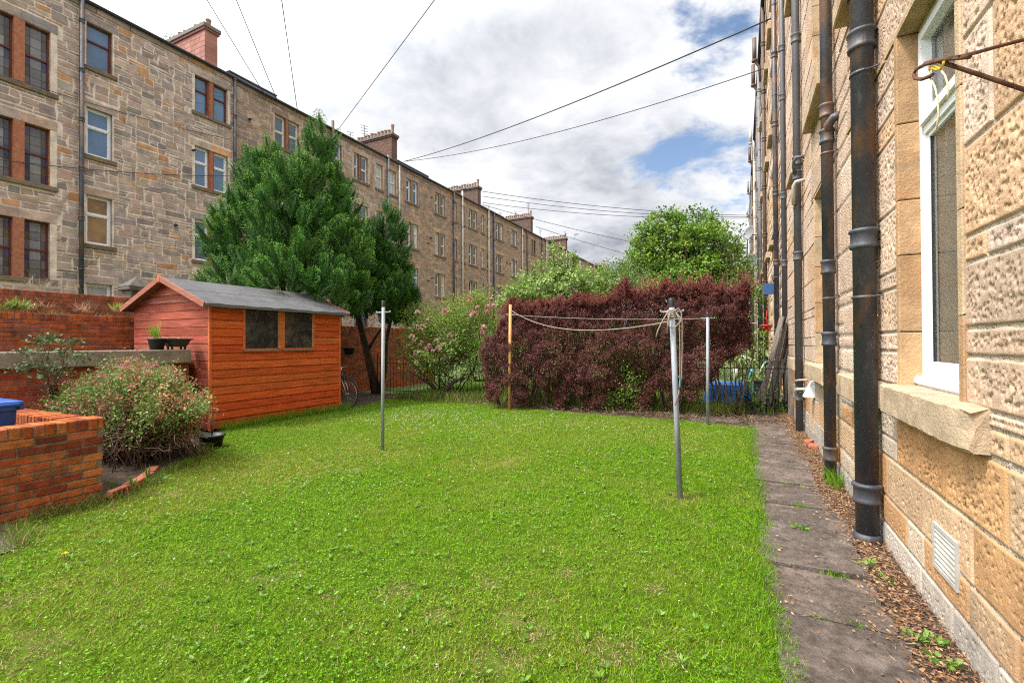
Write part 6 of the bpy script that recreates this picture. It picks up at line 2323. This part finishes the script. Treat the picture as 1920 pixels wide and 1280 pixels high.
def hedge():
    o = empty('hedge', (HA + HB) / 2, 'dense dark purple berberis hedge with reddish shoots along its top', 'hedge')
    n = 225000
    s = RNG.uniform(0, 1, n)
    # perimeter of the cross-section: front, top, back
    w = RNG.uniform(0, 1, n)
    half = .72 + .10 * np.sin(s * 7 + 1) + .06 * np.sin(s * 17)
    top = 2.38 + .30 * np.clip((s - .1) / .6, 0, 1) + .05 * np.sin(s * 11) - .7 * np.clip((.09 - s) / .09, 0, 1)
    ph = np.where(w < .62, RNG.uniform(0, .42, n), RNG.uniform(.42, 1.0, n)) * np.pi       # 0 front low .. pi back low
    cx_, sz_ = np.cos(ph), np.sin(ph)
    p = 2.6
    q = (np.abs(cx_) ** p + np.abs(sz_) ** p) ** (-1 / p)
    fx_, fz_ = -cx_ * q * half, sz_ * q
    lowz = .10 + 1.6 * np.clip(fbm(s * 19, s * 0 + 3, 31, 3) - .38, 0, 1) + 1.25 * np.clip((s - .78) / .20, 0, 1) + .4 * np.clip((s - .74) / .2, 0, 1) * (fbm(s * 40, s * 0, 8, 2) - .5)
    z = np.where(ph < .42 * np.pi, lowz + (top - lowz) * np.clip(fz_, 0, 1), np.where(ph < .62 * np.pi, top * fz_, lowz + (top - lowz) * np.clip(fz_, 0, 1)))
    a = s * hl
    bump = fbm(a * 1.9, z * 1.9 + fx_, 5, 4) - .5
    bump2 = fbm(a * 7, z * 7 + fx_ * 3, 15, 3) - .5
    depth = RNG.exponential(.06, n)
    r = .90 * bump + .62 * bump2 - depth
    outn = np.stack([np.zeros(n), -cx_, sz_], 1)
    end = np.clip((s - .96) / .04, 0, 1)
    P = HA + hx * a[:, None] + hy * (fx_ * (1 + .0 * r) + (-cx_) * r)[:, None] * (1 - .35 * end)[:, None]
    P[:, 2] += z + np.maximum(sz_, 0) * r * .8
    P += RNG.normal(0, .022, (n, 3))
    N = hx * 0 + hy * (-cx_)[:, None] + np.array((0, 0, 1.0)) * np.maximum(sz_, .1)[:, None]
    N = unit(N + RNG.normal(0, .6, (n, 3)))
    D = unit(np.cross(N, rnd_dirs(n)) + N * .35)
    redness = np.clip((P[:, 2] - top + .28) / .25, 0, 1) * RNG.uniform(.2, 1, n) + .25 * (RNG.uniform(0, 1, n) < .15)
    redness = np.clip(redness, 0, 1)[:, None]
    dk = mixcol(n, [(.095, .032, .028), (.13, .044, .034), (.060, .024, .025), (.17, .066, .045), (.11, .048, .045), (.05, .022, .022)], jit=.42)
    rd = mixcol(n, [(.19, .046, .038), (.23, .055, .043), (.15, .042, .040)], jit=.3)
    col = dk * (1 - redness) + rd * redness
    # arching shoots along the top and right end
    ns = 460
    sh_, Ps, Ds, Ns, Cs = RNG.uniform(.04, 1, ns), [], [], [], []
    m = MB()
    for k in range(ns):
        t = sh_[k]
        tp_ = 2.38 + .30 * min(max((t - .1) / .6, 0), 1) - .10
        lf = RNG.uniform(-.55, .4)
        b0 = HA + hx * hl * t + hy * lf + np.array((0, 0, tp_ - .1))
        L = RNG.uniform(.16, .46) * (1.3 if t > .6 else .85)
        d = unit(np.array((0, 0, 1.0)) + RNG.normal(0, .35, 3) + hx * (.4 if t > .9 else 0))
        e = b0 + d * L
        m.tube([b0, (b0 + e) / 2, e], [.004, .003, .002], 4)
        nn = 34
        tt = RNG.uniform(.1, 1, nn)
        Ps.append(b0 + (e - b0) * tt[:, None] + RNG.normal(0, .016, (nn, 3)))
        Ds.append(rnd_dirs(nn) + d * .7)
        Ns.append(rnd_dirs(nn))
        Cs.append(mixcol(nn, [(.20, .052, .042), (.25, .066, .05), (.16, .045, .04)], jit=.3))
    m2 = sum(len(x) for x in Ps)
    P = np.concatenate([P] + Ps)
    D = np.concatenate([D] + Ds)
    N = np.concatenate([N] + Ns)
    col = np.concatenate([col] + Cs)
    L = RNG.uniform(.025, .041, len(P))
    L[n:] *= .85
    leaves('foliage', P, D, N, L, L * .68, col, MT['dark_leaf'], o, .1)
    for k in range(120):
        t = RNG.uniform(.03, .98)
        b0 = HA + hx * hl * t + hy * RNG.uniform(-.35, .35)
        e = b0 + hx * RNG.normal(0, .25) + hy * RNG.normal(0, .3) + np.array((0, 0, RNG.uniform(1.0, 2.1)))
        limb(m, wander(b0, e, 5, .05), RNG.uniform(.010, .026), .006, 6)
    m.build('stems', MT['twig'], o)


hedge()


def privet():
    """light green shrub pushing through the hedge"""
    b = on(2, 0, 1195, 770)
    o = empty('green_shrub', b, 'light green shrub growing out of the front of the purple hedge', 'shrub')
    d0 = float((b - CC) @ CF)
    n = 3600
    cs = [at(px, py, d0 - dd) for px, py, dd in ((1190, 675, 0), (1175, 690, .1), (1205, 700, .1), (1185, 720, .2), (1210, 735, .1), (1165, 735, .1), (1195, 750, .1), (1185, 662, 0), (1160, 670, 0), (1210, 680, 0), (1150, 752, 0), (1230, 715, 0))]
    C = np.array(cs)
    i = RNG.integers(0, len(C), n)
    P = C[i] + RNG.normal(0, .12, (n, 3))
    leaves('foliage', P, rnd_dirs(n, .4), rnd_dirs(n, .6), RNG.uniform(.035, .06, n), .03, mixcol(n, [(.17, .27, .04), (.22, .32, .06), (.13, .22, .03)]), MT['leaf'], o)
    m = MB()
    for c in cs:
        limb(m, wander(b + RNG.normal(0, .06, 3) * (1, 1, 0), c, 5, .03), .010, .004, 6)
    m.build('stems', MT['twig'], o)


privet()


# ------------------------------------------------------------------ rose bush
def rose():
    b = on(2, 0, 835, 745)
    d = float((b - CC) @ CF)
    o = empty('rose_bush', b, 'sprawling rose bush with pink blooms and gnarled stems before the railings', 'shrub')
    q = lambda px, py, dd=0: at(px, py, d + dd)
    m = MB()
    for pts, r0, r1 in ((((830, 745, 0), (838, 728, -.1), (852, 716, -.1), (870, 708, 0), (885, 698, 0)), .07, .05), (((885, 698, 0), (893, 716, 0), (915, 714, .1), (932, 712, .1), (940, 718, .1)), .035, .02),
                        (((885, 698, 0), (880, 678, .1), (862, 680, .1), (845, 672, .1)), .04, .02), (((828, 742, 0), (812, 722, .1), (795, 706, .1), (782, 690, 0), (772, 670, -.1)), .05, .025),
                        (((822, 735, .1), (800, 715, 0), (785, 705, -.1), (768, 697, -.1)), .045, .02), (((885, 698, 0), (895, 665, .1), (900, 630, .1), (905, 590, .1)), .03, .012),
                        (((845, 672, .1), (850, 630, .1), (860, 590, .1)), .025, .01), (((772, 670, -.1), (775, 640, 0), (790, 610, 0)), .02, .01), (((772, 670, -.1), (755, 655, -.1), (735, 640, -.1), (725, 630, -.1)), .012, .005),
                        (((782, 690, 0), (745, 662, -.1), (728, 655, -.1)), .010, .004), (((760, 665, -.1), (742, 640, -.2), (730, 622, -.2)), .008, .003), (((940, 718, .1), (928, 690, .1), (925, 660, .1)), .015, .008)):
        limb(m, [q(*p) + RNG.normal(0, .015, 3) for p in pts], r0, r1, 8)
    cl = []
    for (px, py, dd, rx, ry, n) in ((795, 610, 0, 40, 28, 44), (850, 600, .1, 45, 38, 66), (895, 580, .2, 38, 30, 36), (790, 645, 0, 30, 25, 24), (840, 655, 0, 45, 28, 48), (890, 640, .1, 40, 35, 56), (770, 585, 0, 22, 18, 12), (915, 610, .2, 25, 40, 24), (925, 665, 0, 18, 16, 20), (820, 695, .2, 40, 18, 22), (900, 690, .2, 30, 20, 20), (870, 565, .2, 25, 18, 14), (905, 560, .2, 16, 14, 8)):
        for _ in range(n):
            cl.append(q(px + RNG.normal(0, rx * .55), py + RNG.normal(0, ry * .55), dd + RNG.normal(0, .28)))
    C = np.array(cl)
    for c in C[::5]:
        limb(m, wander(q(860, 665), c, 5, .05), .010, .003, 5)
    m.build('stems', MT['bark'], o)
    per = 78
    n = len(C) * per
    i = np.repeat(np.arange(len(C)), per)
    P = C[i] + RNG.normal(0, .13, (n, 3))
    col = np.array([(.13, .26, .025), (.18, .32, .035), (.25, .33, .05), (.28, .28, .06), (.11, .22, .03), (.20, .30, .04)])[RNG.integers(0, 6, len(C))][i] * RNG.uniform(.7, 1.3, (n, 1))
    leaves('foliage', P, rnd_dirs(n), rnd_dirs(n, .7), RNG.uniform(.030, .055, n), RNG.uniform(.018, .032, n), col, MT['leaf'], o)
    # blooms: one rosette mesh, copied
    k = 42
    a = RNG.uniform(0, 2 * np.pi, k)
    el = np.linspace(-.2, 1.4, k)
    Dd = np.stack([np.cos(a) * np.cos(el), np.sin(a) * np.cos(el), np.sin(el)], 1)
    protos = []
    for pal in ([(.62, .22, .30), (.70, .32, .38)], [(.72, .45, .44), (.78, .55, .50)]):
        Pp = Dd * .012
        V, F = leaf_arrays(Pp, Dd + (0, 0, .2), rnd_dirs(k), RNG.uniform(.030, .045, k), .036)
        fo = mesh_np('flower', V, F, MT['petal'], None, np.repeat(mixcol(k, pal, jit=.15), 2, 0))
        protos.append(fo.data)
        bpy.data.objects.remove(fo)
    spots = [(922, 562, 0), (953 - 40, 575, 0), (835, 585, 0), (897, 580, 0), (888, 588, 0), (895, 577, 1), (886, 592, 1), (912, 585, 0), (792, 612, 0), (788, 618, 1), (784, 612, 0), (772, 632, 1), (776, 640, 1), (768, 650, 0), (790, 642, 1), (787, 648, 1),
             (797, 655, 1), (806, 648, 1), (812, 659, 1), (805, 654, 0), (781, 662, 1), (782, 670, 1), (822, 653, 1), (824, 658, 1), (833, 648, 1), (843, 630, 1), (907, 615, 1), (905, 624, 0), (939, 658, 0), (921, 664, 1), (920, 679, 0), (783, 586, 1), (800, 669, 1), (814, 678, 1), (912, 700, 1), (925, 574, 1),
             (880, 560, 0), (802, 600, 1), (818, 640, 1), (850, 640, 1)]
    ob = world_loc(o)
    for (px, py, t) in spots:
        f = link('flower', protos[t], o)
        p = q(px, py, -.55)
        f.location = Vector([float(v) for v in p]) - ob
        f.rotation_euler = (random.uniform(-.8, .8), random.uniform(-.8, .8), random.uniform(0, 6))
        f.scale = (random.uniform(1.2, 2.1),) * 3


rose()


# ------------------------------------------------------------------ the shrub by the bin wall
def spirea():
    b = np.array((-6.95, 3.35, .03))
    o = empty('flowering_shrub', b, 'wide twiggy shrub with faded pink flower heads between brick wall and shed', 'shrub')
    d = float((b - CC) @ CF)
    m = MB()
    tips = []
    for k in range(230):
        px, py = RNG.uniform(85, 392) if k % 2 else RNG.normal(265, 66), None
        px = float(np.clip(px, 88, 392))
        lo = 668 + 62 * abs((px - 250) / 150) ** 2.2 + RNG.uniform(0, 26)
        py = RNG.uniform(lo, 770) if k % 3 else RNG.uniform(lo, lo + 30)
        e = at(px, py, d + RNG.normal(0, .38))
        s = b + RNG.normal(0, 1, 3) * (.32, .32, 0)
        mid = (s + e) / 2 + RNG.normal(0, .08, 3) + np.array((0, 0, .08))
        m.tube([s, (s + mid) / 2 + (0, 0, .03), mid, (mid + e) / 2 + (0, 0, .02), e], [.006, .005, .004, .003, .0018], 5)
        tips.append((mid, e))
    for k in range(260):       # dead twiggy tangle low down
        s = at(RNG.uniform(190, 335), RNG.uniform(775, 845), d + RNG.normal(-.1, .3))
        e = s + RNG.normal(0, .22, 3) * (1, 1, .45)
        m.tube(wander(s, e, 4, .03), [.0045, .004, .003, .002], 4)
    m.build('stems', MT['twig'], o)
    P, D, N, C, L = [], [], [], [], []
    for (mid, e) in tips:
        n = 190
        t = np.where(RNG.uniform(0, 1, n) < .22, RNG.uniform(-.5, .2, n), RNG.uniform(0, 1.02, n))
        p = mid + (e - mid) * t[:, None] + RNG.normal(0, .055, (n, 3))
        P.append(p)
        D.append(rnd_dirs(n) + unit(e - mid) * .4)
        N.append(rnd_dirs(n, .7))
        pal = [(.13, .25, .04), (.18, .30, .06), (.24, .31, .09), (.11, .21, .045)]
        xr = (e - b) @ CR
        if xr > .15 and random.random() < .42:
            pal = [(.55, .22, .14), (.50, .15, .11), (.58, .30, .18), (.34, .28, .10)]
        elif random.random() < .12:
            pal = [(.38, .09, .09), (.30, .20, .10)]
        C.append(mixcol(n, pal, jit=.25))
        L.append(RNG.uniform(.024, .052, n))
    P, D, N, C, L = map(np.concatenate, (P, D, N, C, L))
    leaves('foliage', P, D, N, L, L * .48, C, MT['leaf'], o)
    tops = sorted([e for _, e in tips], key=lambda e: -e[2])[:95]
    P, D, N, C = [], [], [], []
    for e in tops:
        n = 46
        v = rnd_dirs(n)
        P.append(e + v * np.array((.045, .045, .014)))
        D.append(v)
        N.append(rnd_dirs(n, 1))
        C.append(mixcol(n, random.choice([[(.38, .14, .18), (.44, .20, .22)], [(.32, .13, .14), (.40, .20, .19)], [(.30, .13, .12)], [(.56, .20, .22)]]), jit=.25))
    P, D, N, C = map(np.concatenate, (P, D, N, C))
    leaves('flower_heads', P, D, N, RNG.uniform(.010, .020, len(P)), .012, C, MT['petal'], o)


spirea()


def tall_shrub():
    b = np.array((-8.2, 2.75, .0))
    o = empty('tall_shrub', b, 'taller loose shrub with dark green leaves reaching over the stone coping', 'shrub')
    d = float((b - CC) @ CF)
    m = MB()
    s = at(100, 745, d)
    P, D, N, C, L = [], [], [], [], []
    for (px, py, sp_) in ((92, 632, 14), (70, 655, 16), (120, 655, 18), (60, 680, 14), (100, 680, 22), (85, 700, 16), (135, 640, 10), (40, 690, 9), (150, 670, 12), (78, 640, 10), (110, 700, 16), (45, 660, 9)):
        e = at(px, py, d + RNG.normal(-.25, .12))
        limb(m, wander(s + RNG.normal(0, .02, 3), e, 6, .03), .011, .003, 6)
        n = 58
        p = e + CR * RNG.normal(0, sp_ * .5 / FPX * d, n)[:, None] + CU * RNG.normal(0, sp_ * .4 / FPX * d, n)[:, None] + CF * RNG.normal(0, .08, n)[:, None]
        P.append(p)
        D.append(rnd_dirs(n))
        N.append(rnd_dirs(n, 1))
        C.append(mixcol(n, [(.055, .10, .035), (.075, .13, .04), (.10, .15, .05), (.16, .13, .08)], jit=.3))
        L.append(RNG.uniform(.03, .07, n))
    limb(m, [b, at(104, 790, d), s], .02, .012, 8)
    m.build('stems', MT['twig'], o)
    P, D, N, C, L = map(np.concatenate, (P, D, N, C, L))
    leaves('foliage', P, D, N, L, L * .55, C, MT['leaf'], o)


tall_shrub()
# sword leaves in the soil bed
for i, (px, py, h, lab) in enumerate(((277, 905, .30, 'tallest sword-leaved plant at the bed edging'), (212, 920, .16, 'short sword-leaved plant next to the brick wall corner'), (244, 916, .15, 'short sword-leaved plant in the middle of the soil bed'), (305, 900, .12, 'low spreading green plant over the last edging brick'))):
    g = on(2, .03, px, py)
    n = 9 if i != 3 else 22
    P = np.tile(g, (n, 1)) + RNG.normal(0, .015, (n, 3)) * (1, 1, 0)
    D = rnd_dirs(n, 3.5 if i != 3 else .5)
    o = leaves('garden_plant', P, D, rnd_dirs(n), RNG.uniform(.5, 1.0, n) * h, .02, mixcol(n, [(.13, .24, .05), (.16, .27, .05)]), MT['leaf'])
    tag(o, lab, 'plant', 'plants of the soil bed')
# growth on top of the brick walls
for px, py, X, h, n, pal, lab in ((22, 580, -11.0, .28, 60, [(.18, .27, .05), (.22, .30, .07)], 'bushy green weed on top of the middle brick wall, leftmost'), (75, 578, -11.0, .26, 26, [(.40, .30, .17)], 'single dry stalks on top of the middle brick wall'),
                                   (160, 585, -11.0, .34, 36, [(.36, .22, .15), (.42, .30, .18)], 'fan of dead reddish stalks on the middle brick wall'), (215, 585, -11.0, .26, 30, [(.40, .24, .16)], 'dead stalks on the middle wall nearest the shed'),
                                   (235, 582, -11.0, .2, 60, [(.22, .33, .05), (.28, .36, .07)], 'yellow-green plant at the shed gable edge on the brick wall'), (140, 612, -10.98, .16, 40, [(.12, .22, .04)], 'green fern hanging on the face of the middle brick wall'),
                                   (75, 540, -12.7, .40, 40, [(.24, .20, .15), (.40, .34, .26)], 'bare forked branches lying on the rear brick wall'), (135, 543, -12.7, .3, 30, [(.34, .26, .18)], 'dry twigs on the rear brick wall')):
    g = on(0, X - .1, px, py)
    P = np.tile(g, (n, 1)) + RNG.normal(0, .08, (n, 3)) * (.6, 1.2, .1)
    D = rnd_dirs(n, 1.1)
    th = .05 if pal[0][1] > pal[0][0] else .010
    o = leaves('wall_weed', P, D, rnd_dirs(n), RNG.uniform(.4, 1.0, n) * h, th, mixcol(n, pal), MT['leaf'])
    tag(o, lab, 'weed', 'weeds growing on the brick walls')
tufts('dry_grass', 'straw tufts along the top of the middle brick wall', [(-11.1, random.uniform(0, 5), 2.05) for _ in range(40)], STRAW, .03, .12, 16, .07, .006)

# ------------------------------------------------------------------ things beyond the railings
c = on(2, 0, 1385, 768)
c = np.array((-.30, 12.3, 0))
tb = empty('toy_tub', c, 'upturned bright blue plastic tub behind the railings', 'tub')
m = MB()
ringbox(m, c[0], c[1], [(.60, .42, .0), (.60, .42, .05), (.54, .38, .06), (.48, .33, .40), (.44, .29, .50), (.36, .22, .55)], .12)
m.build('shell', MT['blue_tub'], tb)
tr = empty('toy_tricycle', (.05, 12.9, 0), 'turquoise toy tricycle standing behind the blue tub', 'tricycle')
q = lambda px, py, d=13.2: at(px, py, d)
m = MB()
m.tube([q(1388, 710), q(1396, 714), q(1404, 712), q(1408, 700), q(1410, 690)], [.03, .04, .05, .045, .03], 10)
m.tube([q(1372, 722), q(1390, 715)], .03, 8)
m.build('body', MT['turquoise'], tr)
m = MB()
m.tube([q(1421, 702), q(1433, 681)], .018, 8)
m.tube([q(1391, 667), q(1405, 672), q(1415, 684)], .018, 8)
m.build('push_handle', MT['plastic_white'], tr)
m = MB()
m.tube([q(1432, 682), q(1438, 678), q(1445, 677)], .026, 8)
m.build('grip', MT['turquoise'], tr)
for px, py in ((1376, 735), (1412, 728)):
    m = MB()
    cc = q(px, py)
    cc[2] = max(cc[2], .15)
    m.lathe(cc, [(.02, -.03), (.12, -.03), (.14, 0), (.12, .03), (.02, .03)], 16, (1, .3, 0))
    m.build('wheel', MT['turquoise'], tr)
tf = MB()
tf.tube([q(1379, 690), q(1380, 700), q(1377, 715)], [.05, .06, .03], 8)
tag(tf.build('soft_toy', MT['plastic_white']), 'small white and pink doll-like toy by the tricycle handlebar', 'toy')
m = MB()
ringbox(m, .38, 13.3, [(.10, .14, .05), (.115, .16, .50), (.13, .175, .51), (.13, .175, .54)], .04)
tag(m.build('black_crate', MT['black_plastic']), 'black plastic crate beside the leaning boards', 'crate')
bl = ['broad grey board leaning at the shallowest angle behind the railings', 'grey board leaning just behind the broadest one', 'split narrow board in the middle of the leaning boards', 'dark board showing between two paler leaning boards', 'steeper weathered board near the grey pipe', 'steepest brown board with a rotten end',
      'short stub board at the foot of the leaning boards']
for i, (pxb, pyb, pxt, pyt, w, d) in enumerate(((1425, 762, 1466, 594, .19, 10.25), (1438, 765, 1476, 590, .15, 10.3), (1448, 760, 1478, 598, .09, 10.35), (1456, 752, 1483, 600, .12, 10.4), (1470, 755, 1487, 592, .11, 10.3), (1474, 745, 1491, 597, .10, 10.35), (1420, 745, 1440, 700, .12, 10.4))):
    a = at(pxb, pyb, d)
    a[2] = max(a[2], 0)
    bt = at(pxt, pyt, d + .22)
    ax = unit(bt - a)
    ay = unit(np.cross(ax, np.array((.9, .4, 0))))
    az = np.cross(ax, ay)
    m = MB()
    L = float(np.linalg.norm(bt - a))
    m.cbox(a, ay, ax, az, (-w / 2, 0, -.014), (w / 2, L, .014), .004, (1, 1, 1), .006)
    tag(m.build('wooden_board', MT['wood_grey']), bl[i], 'board', 'weathered boards leaning on the wall')
c = on(0, .70, 1437, 615)
hp_ = empty('hanging_pot', c, 'small bright red flowerpot hanging among the pipes', 'flowerpot')
m = MB()
m.lathe(c, [(.001, -.13), (.10, -.12), (.14, .06), (.165, .06), (.165, .10), (.14, .10), (.12, .02), (.001, .0)], 18)
m.build('pot', MT['red_plastic'], hp_)
m = MB()
m.tube([c + (0, 0, .1), c + (.02, 0, .55)], .010, 6)
m.build('hanger', MT['red_plastic'], hp_)

# ------------------------------------------------------------------ overhead wires


def far_end(pa, pb, x=RX - .1, z=EAVE):
    n = np.cross(ray(*pa), ray(*pb))
    v = np.array((x, 0, z)) - CC
    y = -(n[0] * v[0] + n[2] * v[2]) / n[1]
    return np.array((x, y, z))


def wire(a, b, sag, r, lab):
    m = MB()
    m.tube(rope(a, b, sag, n=26), r, 6)
    tag(m.build('overhead_wire', MT['wire']), lab, 'wire', 'wires strung between the two tenements')


L0 = LX + .15
for pa, pb, lab in (((500, 184), (388, 0), 'leftmost of the three wires fanning up from the near roof edge'), ((521, 192), (443, 0), 'middle of the three wires fanning up from the near roof edge'),
                    ((558, 210), (528, 0), 'rightmost and steepest of the three wires fanning up from the near roof edge'), ((632, 246), (815, 0), 'wire slanting up to the right from the pipe top beside the conifer')):
    wire(on(0, L0, *pa), far_end(pa, pb), 0.0, .017, lab)
wire(on(0, L0, 757, 303), on(0, RX - .1, 1448, 34), .35, .022, 'thick upper wire crossing from the second chimney to the right-hand pipes')
wire(on(0, L0, 757, 303), on(0, RX - .1, 1432, 129), .55, .017, 'thinner lower wire crossing from the second chimney to the right-hand pipes')
for (pa, pb, lab) in (((850, 350), (1407, 404), 'top wire of the far bundle above the leafy tree'), ((905, 368), (1407, 407), 'middle wire of the far bundle above the leafy tree'), ((905, 380), (1407, 409), 'bottom wire of the far bundle above the leafy tree')):
    wire(on(0, L0 - 1.0, *pa), on(0, RX - .1, *pb), .5, .024, lab)
wire(on(0, L0 - 1.0, 905, 384), on(0, RX - .1, 1404, 490), .6, .024, 'wire sloping from the third chimney down behind the leafy tree')
wire(on(0, L0 - 1.0, 1005, 425), on(0, RX - .1, 1402, 525), .6, .028, 'farthest wire, from the fourth chimney down behind the leafy tree')
for k, (pa, pb) in enumerate((((0, 140), (435, 262)), ((0, 300), (440, 330)))):
    a, b = on(0, LX + .06, *pa), on(0, LX + .06, *pb)
    m = MB()
    m.tube(rope(a, b, .15), .012, 5)
    tag(m.build('wall_cable', MT['wire']), ['thin cable drooping across the upper face of the nearest tenement', 'thin cable drooping across the middle of the nearest tenement'][k], 'cable')
